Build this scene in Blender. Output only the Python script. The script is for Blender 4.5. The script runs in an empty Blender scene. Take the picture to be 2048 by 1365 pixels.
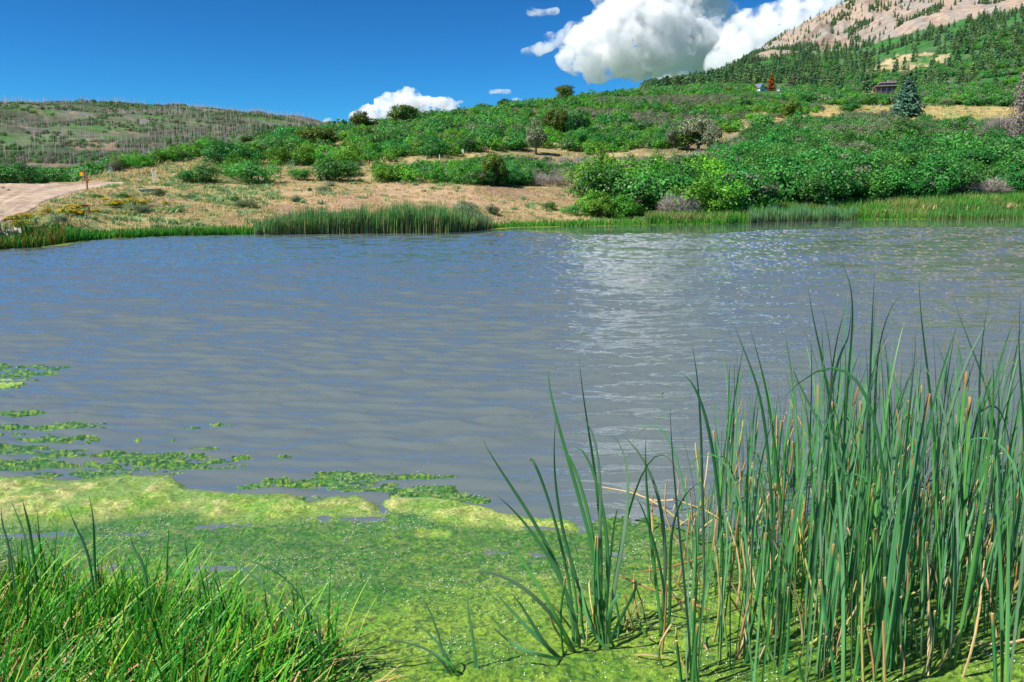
import bpy, bmesh, math, random
import numpy as np
from mathutils import Vector, Matrix

# ------------------------------------------------------------------ camera, world, sun, exposure
S = bpy.context.scene
C = S.collection
CAMH = 2.2
FPX = 1593.0
PITCH = math.atan((682.5 - 395.0) / FPX)
cam_d = bpy.data.cameras.new('camera')
cam = bpy.data.objects.new('camera', cam_d)
C.objects.link(cam)
cam_d.sensor_width = 36.0
cam_d.lens = 36.0 * FPX / 2048.0
cam_d.clip_start = 0.05
cam_d.clip_end = 60000
cam.location = (0, 0, CAMH)
cam.rotation_euler = (math.pi / 2 - PITCH, 0, 0)
S.camera = cam

SUN_EL = math.radians(50)
SUN_FROM = Vector((-0.80, -0.42, 0)).normalized()
sun_vec = Vector((SUN_FROM.x * math.cos(SUN_EL), SUN_FROM.y * math.cos(SUN_EL), math.sin(SUN_EL)))

W = bpy.data.worlds.new('World')
S.world = W
W.use_nodes = True
nt = W.node_tree
nt.nodes.clear()
out = nt.nodes.new('ShaderNodeOutputWorld')
bg = nt.nodes.new('ShaderNodeBackground')
bg.inputs['Strength'].default_value = 0.115
sky = nt.nodes.new('ShaderNodeTexSky')
sky.sky_type = 'NISHITA'
sky.sun_disc = False
sky.sun_elevation = SUN_EL
sky.sun_rotation = math.atan2(SUN_FROM.x, SUN_FROM.y)
sky.altitude = 2600
sky.air_density = 1.15
sky.dust_density = 0.1
sky.ozone_density = 4.0
hs = nt.nodes.new('ShaderNodeHueSaturation')
hs.inputs['Saturation'].default_value = 1.0
mul = nt.nodes.new('ShaderNodeMix')
mul.data_type = 'RGBA'
mul.blend_type = 'MULTIPLY'
mul.inputs[0].default_value = 1.0
mul.inputs[7].default_value = (0.072, 0.232, 0.292, 1)
nt.links.new(sky.outputs[0], hs.inputs['Color'])
gm = nt.nodes.new('ShaderNodeGamma'); gm.inputs[1].default_value = 1.5
nt.links.new(hs.outputs[0], gm.inputs[0])
nt.links.new(gm.outputs[0], mul.inputs[6])
nt.links.new(mul.outputs[2], bg.inputs['Color'])
nt.links.new(bg.outputs[0], out.inputs['Surface'])

sd = bpy.data.lights.new('sun', 'SUN')
sd.energy = 5.0
sd.angle = math.radians(0.53)
sd.color = (1.0, 0.955, 0.88)
so = bpy.data.objects.new('sun', sd)
C.objects.link(so)
so.rotation_euler = (-sun_vec).to_track_quat('-Z', 'Y').to_euler()
so.location = (-50, -30, 80)

S.view_settings.view_transform = 'Standard'
S.view_settings.look = 'None'
S.view_settings.exposure = 0.6
S.view_settings.gamma = 1.0
S.view_settings.use_curve_mapping = False
S.render.engine = 'CYCLES'
S.cycles.use_denoising = True
S.cycles.max_bounces = 8
S.cycles.diffuse_bounces = 3
S.cycles.glossy_bounces = 3
S.cycles.transparent_max_bounces = 12
S.cycles.volume_bounces = 20
S.cycles.sample_clamp_indirect = 4

rng = np.random.default_rng(7)
random.seed(7)

# ------------------------------------------------------------------ helpers
def hash3(ix, iy, iz, seed):
    n = (ix.astype(np.int64) * 374761393 + iy.astype(np.int64) * 668265263 + iz.astype(np.int64) * 2147483647 + seed * 974711) & 0xffffffff
    n = ((n ^ (n >> 13)) * 1274126177) & 0xffffffff
    n = ((n ^ (n >> 16)) * 2246822519) & 0xffffffff
    return ((n ^ (n >> 15)) & 0xffffff) / float(0xffffff)

def vnoise(x, y, z=None, seed=0):
    x = np.asarray(x, float); y = np.asarray(y, float)
    z = np.zeros_like(x) if z is None else np.asarray(z, float)
    ix, iy, iz = np.floor(x), np.floor(y), np.floor(z)
    fx, fy, fz = x - ix, y - iy, z - iz
    fx = fx * fx * (3 - 2 * fx); fy = fy * fy * (3 - 2 * fy); fz = fz * fz * (3 - 2 * fz)
    r = 0
    for dz in (0, 1):
        wz = fz if dz else 1 - fz
        for dy in (0, 1):
            wy = fy if dy else 1 - fy
            r = r + wz * wy * (hash3(ix, iy + dy, iz + dz, seed) * (1 - fx) + hash3(ix + 1, iy + dy, iz + dz, seed) * fx)
    return r

def fbm(x, y, z=None, o=4, seed=0, g=0.5):
    a, t, s, f = 1.0, 0.0, 0.0, 1.0
    for i in range(o):
        t = t + a * vnoise(x * f + 13.7 * i, y * f - 7.3 * i, None if z is None else z * f + 3.1 * i, seed + i)
        s += a; a *= g; f *= 2.03
    return t / s

def sstep(a, b, x):
    t = np.clip((x - a) / (b - a), 0, 1)
    return t * t * (3 - 2 * t)

def mesh_np(name, verts, faces, col=None, mat=None, smooth=False, matidx=None):
    verts = np.asarray(verts, np.float32); faces = np.asarray(faces, np.int32)
    me = bpy.data.meshes.new(name)
    n, k = faces.shape
    me.vertices.add(len(verts)); me.vertices.foreach_set('co', verts.ravel())
    me.loops.add(n * k); me.loops.foreach_set('vertex_index', faces.ravel())
    me.polygons.add(n)
    me.polygons.foreach_set('loop_start', np.arange(0, n * k, k, dtype=np.int32))
    me.polygons.foreach_set('loop_total', np.full(n, k, np.int32))
    if smooth:
        me.polygons.foreach_set('use_smooth', np.ones(n, bool))
    me.update(calc_edges=True)
    if col is not None:
        at = me.color_attributes.new('Col', 'FLOAT_COLOR', 'POINT')
        c4 = np.ones((len(verts), 4), np.float32); c4[:, :3] = col
        at.data.foreach_set('color', c4.ravel())
    if mat is not None:
        for m in (mat if isinstance(mat, (list, tuple)) else [mat]):
            me.materials.append(m)
    if matidx is not None:
        me.polygons.foreach_set('material_index', np.asarray(matidx, np.int32))
    return me

def link(name, data, parent=None, loc=None, rot=None, scale=None, linkit=True):
    o = bpy.data.objects.new(name, data)
    if linkit: C.objects.link(o)
    if parent is not None: o.parent = parent
    if loc is not None: o.location = loc
    if rot is not None: o.rotation_euler = rot
    if scale is not None: o.scale = (scale,) * 3 if isinstance(scale, (int, float)) else scale
    return o

def tag(o, label=None, cat=None, group=None, kind=None):
    if label: o['label'] = label
    if cat: o['category'] = cat
    if group: o['group'] = group
    if kind: o['kind'] = kind
    return o

def copy_tree(o, parent=None):
    c = o.copy(); C.objects.link(c); c.parent = parent
    for ch in list(o.children):
        copy_tree(ch, c)
    return c

def nmat(name):
    m = bpy.data.materials.new(name); m.use_nodes = True
    t = m.node_tree
    b = t.nodes['Principled BSDF']
    return m, t, b, t.links.new

def leaf_mat(name, rough=0.5, trans=0.25, hue=0.02, val=0.25, spec=0.25):
    """foliage: colour attribute, varied a little from plant to plant, with light coming through"""
    m, t, b, L = nmat(name)
    a = t.nodes.new('ShaderNodeAttribute'); a.attribute_name = 'Col'
    oi = t.nodes.new('ShaderNodeObjectInfo')
    h = t.nodes.new('ShaderNodeHueSaturation')
    r1 = t.nodes.new('ShaderNodeMapRange'); r1.inputs[3].default_value = 0.5 - hue; r1.inputs[4].default_value = 0.5 + hue
    r2 = t.nodes.new('ShaderNodeMapRange'); r2.inputs[3].default_value = 1 - val; r2.inputs[4].default_value = 1 + val
    L(oi.outputs['Random'], r1.inputs[0]); L(r1.outputs[0], h.inputs['Hue'])
    mm = t.nodes.new('ShaderNodeMath'); mm.operation = 'MULTIPLY'; mm.inputs[1].default_value = 7.31
    fr = t.nodes.new('ShaderNodeMath'); fr.operation = 'FRACT'
    L(oi.outputs['Random'], mm.inputs[0]); L(mm.outputs[0], fr.inputs[0]); L(fr.outputs[0], r2.inputs[0]); L(r2.outputs[0], h.inputs['Value'])
    L(a.outputs['Color'], h.inputs['Color'])
    L(h.outputs[0], b.inputs['Base Color'])
    b.inputs['Roughness'].default_value = rough
    b.inputs['Specular IOR Level'].default_value = spec
    tr = t.nodes.new('ShaderNodeBsdfTranslucent')
    mx = t.nodes.new('ShaderNodeMixShader'); mx.inputs[0].default_value = trans
    L(h.outputs[0], tr.inputs['Color'])
    L(b.outputs[0], mx.inputs[1]); L(tr.outputs[0], mx.inputs[2])
    L(mx.outputs[0], t.nodes['Material Output'].inputs['Surface'])
    return m

def noise_mat(name, c1, c2, scale=4.0, rough=0.8, bump=0.0, detail=6, metallic=0.0):
    m, t, b, L = nmat(name)
    tc = t.nodes.new('ShaderNodeTexCoord')
    n = t.nodes.new('ShaderNodeTexNoise'); n.inputs['Scale'].default_value = scale; n.inputs['Detail'].default_value = detail
    L(tc.outputs['Object'], n.inputs['Vector'])
    r = t.nodes.new('ShaderNodeValToRGB')
    r.color_ramp.elements[0].position = 0.3; r.color_ramp.elements[1].position = 0.7
    r.color_ramp.elements[0].color = (*c1, 1); r.color_ramp.elements[1].color = (*c2, 1)
    L(n.outputs['Fac'], r.inputs[0]); L(r.outputs[0], b.inputs['Base Color'])
    b.inputs['Roughness'].default_value = rough
    b.inputs['Metallic'].default_value = metallic
    if bump:
        bp = t.nodes.new('ShaderNodeBump'); bp.inputs['Strength'].default_value = bump; bp.inputs['Distance'].default_value = 0.02
        L(n.outputs['Fac'], bp.inputs['Height']); L(bp.outputs[0], b.inputs['Normal'])
    return m

FW = np.array([0, math.cos(PITCH), -math.sin(PITCH)]); UP = np.array([0, math.sin(PITCH), math.cos(PITCH)]); RT = np.array([1.0, 0, 0])
def ray(px, py):
    """direction through photo pixel (2048 x 1365)"""
    x = (np.asarray(px, float) - 1024) / FPX; y = (682.5 - np.asarray(py, float)) / FPX
    return x[..., None] * RT + y[..., None] * UP + FW
def azel(px, py):
    d = ray(px, py); h = np.hypot(d[..., 0], d[..., 1])
    return np.arctan2(d[..., 0], d[..., 1]), d[..., 2] / h
def proj(P):
    P = np.atleast_2d(P) - np.array([0, 0, CAMH])
    f = P @ FW; f = np.where(f < 1e-3, 1e-3, f)
    return 1024 + FPX * (P @ RT) / f, 682.5 - FPX * (P @ UP) / f
def at_plane(px, py, z=0.0):
    d = ray(px, py); k = (z - CAMH) / d[2]
    return np.array([0, 0, CAMH]) + d * k
def at_dist(px, py, Y):
    """point on the sight line at forward distance Y (metres)"""
    d = ray(px, py); return np.array([0, 0, CAMH]) + d * (Y / d[1])
def inpoly(px, py, poly):
    px = np.asarray(px); py = np.asarray(py); r = np.zeros(px.shape, bool); n = len(poly)
    for i in range(n):
        x1, y1 = poly[i]; x2, y2 = poly[(i + 1) % n]
        c = (y1 > py) != (y2 > py)
        with np.errstate(divide='ignore', invalid='ignore'):
            r ^= c & (px < (x2 - x1) * (py - y1) / (y2 - y1 + 1e-12) + x1)
    return r

# ------------------------------------------------------------------ terrain: rows of (px, py, distance) lofted from the far shore to the mountain
shore_knots = [(-500, 560), (-200, 520), (0, 498), (90, 493), (140, 485), (200, 478), (350, 471), (510, 469), (650, 467), (900, 464), (960, 460), (1024, 455),
               (1150, 453), (1290, 451), (1450, 449), (1536, 444), (1700, 440), (2048, 438), (2300, 440), (2600, 450)]
def knots_rz(kn):
    az, r, z = [], [], []
    for px, py, d in kn:
        a, e = azel(px, py); az.append(float(a)); r.append(d); z.append(CAMH + d * float(e))
    return np.array(az), np.array(r), np.array(z)
sh_az, sh_r = [], []
for px, py in shore_knots:
    p = at_plane(px, py); sh_az.append(math.atan2(p[0], p[1])); sh_r.append(math.hypot(p[0], p[1]))
rows_k = [
    # bank
    [(-400, 470, 32), (0, 463, 40), (100, 450, 47), (220, 438, 55), (350, 434, 57), (500, 436, 56), (700, 438, 57), (950, 432, 60), (1100, 442, 68), (1170, 441, 70), (1450, 436, 75), (1700, 421, 92), (2048, 414, 98), (2500, 412, 98)],
    # mid bank
    [(-400, 450, 40), (0, 440, 48), (60, 425, 54), (130, 405, 62), (220, 396, 67), (350, 400, 68), (500, 403, 68), (700, 402, 69), (950, 400, 70), (1100, 415, 74), (1170, 425, 75), (1450, 425, 79), (1700, 410, 97), (2048, 405, 102), (2500, 400, 102)],
    # edge of road and foot of the shrubs
    [(-400, 395, 68), (0, 392, 72), (120, 384, 76), (220, 371, 80), (350, 367, 82), (500, 366, 83), (700, 362, 85), (950, 376, 80), (1100, 378, 84), (1170, 396, 86), (1450, 402, 90), (1700, 395, 106), (2048, 390, 112), (2500, 380, 112)],
    # road crest and terrace
    [(-400, 368, 85), (0, 366, 88), (150, 365, 90), (220, 358, 90), (350, 350, 92), (500, 345, 95), (700, 345, 96), (950, 340, 97), (1170, 362, 98), (1450, 365, 103), (1700, 355, 117), (2048, 350, 122), (2500, 340, 122)],
    [(-400, 374, 100), (0, 373, 105), (110, 372, 107), (190, 358, 103), (222, 345, 101), (350, 325, 113), (500, 320, 115), (700, 325, 110), (950, 322, 107), (1170, 325, 113), (1450, 325, 118), (1700, 315, 130), (2048, 315, 137), (2500, 300, 137)],
    [(-400, 384, 130), (0, 382, 135), (110, 378, 135), (190, 365, 125), (240, 341, 120), (350, 308, 135), (430, 295, 148), (500, 292, 150), (700, 288, 142), (950, 270, 150), (1170, 268, 155), (1450, 272, 155), (1700, 262, 162), (2048, 280, 160), (2500, 260, 160)],
    # ridge of the near hill, front of the meadow
    [(-400, 385, 170), (0, 384, 170), (110, 382, 170), (200, 368, 160), (270, 345, 145), (350, 310, 150), (430, 296, 165), (500, 285, 185), (560, 280, 190), (640, 266, 200), (700, 256, 205), (850, 238, 215), (1000, 218, 225), (1130, 203, 235), (1200, 196, 240),
     (1300, 188, 255), (1450, 190, 255), (1560, 208, 235), (1640, 225, 215), (1700, 242, 195), (1850, 240, 192), (2048, 262, 190), (2500, 240, 190)],
    # behind the ridge, back of the meadow
    [(-400, 378, 250), (0, 375, 250), (200, 368, 250), (350, 345, 250), (500, 312, 260), (640, 288, 280), (700, 275, 290), (1000, 235, 300), (1200, 207, 310), (1450, 196, 320), (1640, 214, 320), (1850, 216, 320), (2048, 224, 310), (2500, 200, 310)],
    [(-400, 352, 450), (0, 352, 450), (200, 350, 450), (350, 335, 480), (500, 300, 500), (640, 282, 550), (700, 272, 600), (1000, 240, 600), (1200, 205, 600), (1300, 184, 600), (1450, 178, 560), (1640, 180, 550), (1768, 186, 530), (1850, 180, 520), (2048, 178, 480), (2500, 160, 480)],
    [(-400, 300, 800), (0, 300, 800), (200, 298, 800), (350, 280, 850), (500, 268, 900), (640, 264, 1000), (700, 262, 1050), (1000, 240, 900), (1200, 205, 850), (1300, 178, 820), (1450, 152, 850), (1640, 138, 850), (1850, 122, 800), (2048, 108, 750), (2500, 80, 750)],
    # burnt ridge and the upper edge of the pine forest
    [(-400, 214, 1350), (0, 210, 1350), (100, 206, 1350), (200, 208, 1350), (330, 214, 1380), (450, 219, 1420), (520, 226, 1450), (600, 241, 1480), (640, 250, 1500), (665, 258, 1500), (700, 262, 1400), (1000, 236, 1200), (1200, 200, 1200), (1300, 178, 1150), (1370, 163, 1150), (1450, 141, 1200),
     (1500, 118, 1250), (1640, 104, 1250), (1750, 94, 1200), (1850, 64, 1150), (2048, 18, 1100), (2500, -30, 1100)],
    [(-400, 225, 1700), (0, 225, 1700), (450, 228, 1700), (640, 256, 1800), (700, 258, 1800), (1000, 240, 1700), (1200, 210, 1600), (1300, 186, 1500), (1450, 150, 1550), (1500, 118, 1600), (1560, 92, 1650), (1640, 58, 1650), (1850, -20, 1650), (2048, -80, 1650), (2500, -150, 1650)],
    # the mountain
    [(-400, 250, 2600), (450, 250, 2600), (620, 248, 2600), (700, 249, 2600), (760, 252, 2600), (1000, 250, 2500), (1300, 200, 2300), (1450, 150, 2200), (1500, 116, 2200), (1530, 92, 2200), (1560, 72, 2200), (1620, 40, 2200), (1680, 3, 2200), (1760, -40, 2200), (2048, -200, 2300), (2400, -300, 2300), (2800, -150, 2300)],
    [(-400, 330, 4500), (700, 330, 4500), (1300, 330, 4500), (2500, 330, 4500)],
]
AZ = np.concatenate([np.linspace(-1.35, -0.62, 90, endpoint=False), np.linspace(-0.62, 0.62, 900), np.linspace(0.62, 1.35, 91)[1:]])
rs = np.interp(AZ, sh_az, sh_r)
RR = [rs - 6.0, rs, rs + 1.2]
ZZ = [np.full_like(rs, -1.0), np.full_like(rs, 0.0), np.full_like(rs, 0.18)]
k5 = np.ones(9) / 9
for kn in rows_k:
    a, r, z = knots_rz(kn)
    rr = np.interp(AZ, a, r); zz = np.interp(AZ, a, z)
    rr = np.convolve(np.pad(rr, 4, 'edge'), k5, 'valid'); zz = np.convolve(np.pad(zz, 4, 'edge'), k5, 'valid')
    RR.append(rr); ZZ.append(zz)
RR.append(np.full_like(rs, 14000.0)); ZZ.append(np.full_like(rs, 0.0))
RR = np.array(RR); ZZ = np.array(ZZ)
for i in range(1, len(RR)):
    RR[i] = np.maximum(RR[i], RR[i - 1] + 0.8)
SUBS = [3, 6] + [16] * 2 + [14] * 5 + [12, 14, 22, 30, 30, 44, 10, 4]
assert len(SUBS) >= len(RR) - 1, (len(SUBS), len(RR))
gr, gz = [], []
for i in range(len(RR) - 1):
    for j in range(SUBS[i]):
        t = j / SUBS[i]
        gr.append(RR[i] * (1 - t) + RR[i + 1] * t); gz.append(ZZ[i] * (1 - t) + ZZ[i + 1] * t)
gr.append(RR[-1]); gz.append(ZZ[-1])
gr = np.array(gr); gz = np.array(gz)
shore_i = SUBS[0]
for it in range(4):   # soften the creases between rows, not the shoreline
    g2 = gz.copy(); g2[1:-1] = 0.25 * gz[:-2] + 0.5 * gz[1:-1] + 0.25 * gz[2:]
    g2[:shore_i + 2] = gz[:shore_i + 2]; gz = g2
AZg = np.broadcast_to(AZ, gr.shape)
gx, gy = gr * np.sin(AZg), gr * np.cos(AZg)
up = sstep(2, 25, gr - rs)
nz = (fbm(gx / 14, gy / 14, o=4, seed=3) - 0.5) * 1.6 * up * sstep(30, 120, gr) * (1 - 0.8 * sstep(-12, -30, gx) * (1 - sstep(95, 125, gr)))
nz += (fbm(gx / 3, gy / 3, o=3, seed=9) - 0.5) * 0.25 * sstep(1, 10, gr - rs) * (gr < 300)
nz += (fbm(gx / 90, gy / 90, o=5, seed=5) - 0.5) * 26 * sstep(450, 1000, gr)
# gullies running down the mountain
gul = np.abs(fbm(AZg * 34 + 0.0009 * gr, gr / 900, o=4, seed=21) - 0.5) * 2
nz += -(1 - gul) * 26 * sstep(1250, 1600, gr) * (AZg > 0.2) + 16 * sstep(1250, 1600, gr) * (AZg > 0.2)
gz = gz + nz
def ground_z(x, y):
    x = np.atleast_1d(x).astype(float); y = np.atleast_1d(y).astype(float)
    a = np.arctan2(x, y); r = np.hypot(x, y)
    i = np.clip(np.searchsorted(AZ, a) - 1, 0, len(AZ) - 2); f = (a - AZ[i]) / (AZ[i + 1] - AZ[i])
    o = np.empty(len(x))
    for k in range(len(x)):
        z0 = np.interp(r[k], gr[:, i[k]], gz[:, i[k]]); z1 = np.interp(r[k], gr[:, i[k] + 1], gz[:, i[k] + 1])
        o[k] = z0 * (1 - f[k]) + z1 * f[k]
    return o
def hit(px, py, rmin=20, rmax=6000):
    """where the sight line through a photo pixel meets the terrain"""
    a, e = azel(px, py); a = float(a); e = float(e)
    i = int(np.clip(np.searchsorted(AZ, a) - 1, 0, len(AZ) - 2)); f = (a - AZ[i]) / (AZ[i + 1] - AZ[i])
    r = gr[:, i] * (1 - f) + gr[:, i + 1] * f; z = gz[:, i] * (1 - f) + gz[:, i + 1] * f
    d = CAMH + r * e - z
    for k in range(len(r) - 1):
        if r[k + 1] > rmin and d[k] > 0 >= d[k + 1] and r[k] < rmax:
            t = d[k] / (d[k] - d[k + 1]); R = r[k] + t * (r[k + 1] - r[k])
            return np.array([R * math.sin(a), R * math.cos(a), CAMH + R * e])
    # grazes past a crest: nearest point in elevation
    m = (r > rmin) & (r < rmax); k = np.argmin(np.where(m, np.abs(d) / r, 9))
    return np.array([r[k] * math.sin(a), r[k] * math.cos(a), z[k]])

nr, nc = gr.shape
V = np.stack([gx, gy, gz], -1).reshape(-1, 3)
PX, PY = proj(V)
R = gr.ravel(); X = V[:, 0]; Y = V[:, 1]
n1 = fbm(X / 6, Y / 6, o=5, seed=31); n2 = fbm(X / 1.7, Y / 1.7, o=4, seed=37); n3 = fbm(X / 30, Y / 30, o=4, seed=41)
def mixc(c, d, f):
    f = np.clip(f, 0, 1)[:, None]; return c * (1 - f) + np.asarray(d)[None] * f
col = np.tile(np.array([[0.375, 0.285, 0.145]]), (len(V), 1))                       # dry grass
col = mixc(col, (0.34, 0.225, 0.14), sstep(0.5, 0.62, n1) * 0.9)                     # bare earth
col = mixc(col, (0.25, 0.27, 0.09), sstep(0.55, 0.75, n2) * 0.6)
pinkband = inpoly(PX + (n1 - .5) * 120, PY + (n2 - .5) * 25, [(560, 395), (760, 368), (1190, 380), (1190, 400), (960, 420), (560, 430)]) & (R < 95)
col = mixc(col, (0.37, 0.245, 0.16), pinkband * (0.35 + 0.5 * n2))
leftslope = inpoly(PX + (n1 - .5) * 140, PY + (n2 - .5) * 30, [(60, 470), (90, 400), (330, 370), (560, 380), (560, 440), (480, 462)]) & (R < 95)
col = mixc(col, (0.22, 0.30, 0.10), leftslope * sstep(0.42, 0.6, n1) * 0.7)
col = mixc(col, (0.10, 0.22, 0.03), (1 - sstep(0.8, 2.2, R - np.tile(rs, nr))) * 0.9)
rightgrass = inpoly(PX, PY, [(1300, 470), (1380, 432), (1560, 424), (1700, 400), (2300, 380), (2300, 470)]) & (R < 110)
col = mixc(col, (0.16, 0.32, 0.05), rightgrass * 0.9)
hillveg = sstep(92, 100, R) * (1 - sstep(300, 340, R)) * (PX > 200)
col = mixc(col, (0.16, 0.18, 0.07), hillveg * sstep(0.45, 0.55, n1) * 0.6)
meadow = (R > 185) & (R < 335) & (PX > 1480)
col = mixc(col, (0.42, 0.32, 0.13), meadow * 1.0)
col = mixc(col, (0.24, 0.30, 0.08), meadow * sstep(0.5, 0.62, n3) * 0.6)
# right-hand slopes beyond the meadow: green brush
rs_slope = sstep(325, 350, R) * (PX > 1150)
col = mixc(col, (0.045, 0.15, 0.035), rs_slope)
col = mixc(col, (0.10, 0.15, 0.08), rs_slope * sstep(0.5, 0.6, n3) * 0.7)
tanpatch = inpoly(PX, PY, [(1730, 142), (1790, 112), (1850, 105), (1900, 108), (1910, 120), (1850, 138), (1790, 145), (1735, 150)]) & (R > 500)
col = mixc(col, (0.46, 0.36, 0.20), tanpatch * sstep(0.35, 0.5, fbm(X / 14, Y / 14, o=3, seed=77)))
tp2 = inpoly(PX, PY, [(1722, 200), (1725, 190), (1750, 184), (1765, 192), (1740, 203)]) & (R > 400)
col = mixc(col, (0.5, 0.38, 0.2), tp2 * 1.0)
tp3 = inpoly(PX, PY, [(1850, 190), (1900, 180), (1925, 182), (1860, 194)]) & (R > 350)
col = mixc(col, (0.45, 0.36, 0.2), tp3 * 1.0)
# mountain rock
edge = np.interp(PX, [1300, 1500, 1560, 1640, 1750, 1850, 1950, 2048, 2500], [150, 118, 108, 106, 92, 66, 42, 22, -40])
rock = (R > 1150) & (PX > 1420)
rf = rock * sstep(-6, 6, edge - PY + (n3 - 0.5) * 30)
strk = fbm(AZg.ravel() * 60 + R * 0.004, R / 300, o=4, seed=51)
rockc = mixc(np.tile(np.array([[0.36, 0.275, 0.205]]), (len(V), 1)), (0.30, 0.26, 0.22), sstep(0.4, 0.6, strk))
rockc = mixc(rockc, (0.22, 0.165, 0.125), sstep(0.62, 0.75, fbm(X / 60, Y / 60, o=4, seed=8)))
col = col * (1 - rf[:, None]) + rockc * rf[:, None]
# burnt hill on the left
bh = sstep(200, 300, R) * (PX < 1100)
b1 = fbm(X / 60, Y / 45, o=5, seed=61); b2 = fbm(X / 12, Y / 12, o=3, seed=63)
hc = mixc(np.tile(np.array([[0.105, 0.125, 0.075]]), (len(V), 1)), (0.065, 0.145, 0.04), sstep(0.42, 0.58, b1))
hc = mixc(hc, (0.165, 0.155, 0.135), sstep(0.56, 0.72, fbm(X / 35, Y / 60, o=4, seed=65)) * 0.8)
hc = mixc(hc, (0.33, 0.24, 0.15), sstep(0.62, 0.70, b2) * sstep(0.45, 0.6, fbm(X / 80, Y / 80, o=2, seed=66)) * 0.6)
for poly in ([(140, 325), (170, 318), (215, 308), (240, 300), (238, 305), (190, 320), (165, 330)], [(40, 322), (120, 328), (180, 335), (110, 334), (50, 330)],
             [(165, 325), (190, 333), (225, 350), (240, 358), (215, 356), (170, 335)], [(120, 285), (200, 278), (240, 290), (235, 300), (150, 300)]):
    hc = mixc(hc, (0.40, 0.29, 0.19), inpoly(PX + (n2 - .5) * 14, PY + (n1 - .5) * 8, poly) * 0.8)
hc = hc * (.62 + .5 * sstep(.35, .65, fbm(X / 110, Y / 160, o=4, seed=68)))[:, None]
col = col * (1 - bh[:, None]) + hc * bh[:, None]
vt = (R > 110) & (R < 330) & (PX < 260)
col = mixc(col, (0.05, 0.12, 0.03), vt * 1.0)

mt, t, b, L = nmat('earth_and_dry_grass')
a = t.nodes.new('ShaderNodeAttribute'); a.attribute_name = 'Col'
tc = t.nodes.new('ShaderNodeTexCoord')
n = t.nodes.new('ShaderNodeTexNoise'); n.inputs['Scale'].default_value = 2.2; n.inputs['Detail'].default_value = 9; n.inputs['Roughness'].default_value = 0.7
nb = t.nodes.new('ShaderNodeTexNoise'); nb.inputs['Scale'].default_value = 0.09; nb.inputs['Detail'].default_value = 10; nb.inputs['Roughness'].default_value = 0.75
L(tc.outputs['Object'], n.inputs['Vector']); L(tc.outputs['Object'], nb.inputs['Vector'])
r1 = t.nodes.new('ShaderNodeMapRange'); r1.inputs[1].default_value = 0.3; r1.inputs[2].default_value = 0.7; r1.inputs[3].default_value = 0.55; r1.inputs[4].default_value = 1.4
r2 = t.nodes.new('ShaderNodeMapRange'); r2.inputs[1].default_value = 0.35; r2.inputs[2].default_value = 0.65; r2.inputs[3].default_value = 0.6; r2.inputs[4].default_value = 1.35
L(n.outputs['Fac'], r1.inputs[0]); L(nb.outputs['Fac'], r2.inputs[0])
m1 = t.nodes.new('ShaderNodeMath'); m1.operation = 'MULTIPLY'; L(r1.outputs[0], m1.inputs[0]); L(r2.outputs[0], m1.inputs[1])
vm = t.nodes.new('ShaderNodeVectorMath'); vm.operation = 'SCALE'; L(a.outputs['Color'], vm.inputs[0]); L(m1.outputs[0], vm.inputs['Scale'])
L(vm.outputs[0], b.inputs['Base Color']); b.inputs['Roughness'].default_value = 0.95; b.inputs['Specular IOR Level'].default_value = 0.1
bp = t.nodes.new('ShaderNodeBump'); bp.inputs['Strength'].default_value = 0.6; bp.inputs['Distance'].default_value = 0.25
L(n.outputs['Fac'], bp.inputs['Height']); L(bp.outputs[0], b.inputs['Normal'])
ii = np.arange(nr * nc).reshape(nr, nc)
F = np.stack([ii[:-1, :-1], ii[:-1, 1:], ii[1:, 1:], ii[1:, :-1]], -1).reshape(-1, 4)[:, ::-1]
terr = link('terrain', mesh_np('terrain', V, F, col, mt, smooth=True))
tag(terr, 'dry grassy bank, green hillside, burnt ridge and bare rocky mountain beyond the pond', kind='structure')

# near bank and pond bed, on which the photographer stands
def near_shore(x):
    return np.interp(x, [-60, -8, -3.2, -2.0, -1.2, -0.5, 0.2, 1.0, 3, 8, 60], [14, 6.5, 3.75, 3.45, 3.15, 2.85, 2.75, 2.9, 3.0, 4.5, 14])
xs = np.concatenate([-np.geomspace(12, 260, 14)[::-1], np.linspace(-9, 9, 121), np.geomspace(12, 260, 14)])
ys = np.concatenate([-np.geomspace(2, 260, 16)[::-1], np.linspace(-1, 8, 91), np.geomspace(9, 95, 14)])
bx, by = np.meshgrid(xs, ys)
dd = near_shore(bx) - by
bz = np.where(dd > 0, 0.75 * (1 - np.exp(-dd * 0.42)), np.maximum(dd * 0.35, -1.3)) + (fbm(bx * 2, by * 2, o=3, seed=4) - 0.5) * 0.06
bz = np.where(np.hypot(bx, by) > 28, np.minimum(bz, np.where(by < 20, bz, -1.2)), bz)
kk = np.arange(bx.size).reshape(bx.shape)
NV = np.stack([bx, by, bz], -1).reshape(-1, 3)
NF = np.stack([kk[:-1, :-1], kk[:-1, 1:], kk[1:, 1:], kk[1:, :-1]], -1).reshape(-1, 4)
ncol = mixc(np.tile(np.array([[0.10, 0.085, 0.04]]), (len(NV), 1)), (0.10, 0.16, 0.04), fbm(NV[:, 0] * 3, NV[:, 1] * 3, o=3, seed=2))
tag(link('ground', mesh_np('ground', NV, NF, ncol, mt, smooth=True)), 'muddy near bank and pond bed under the foreground plants', kind='structure')

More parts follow.
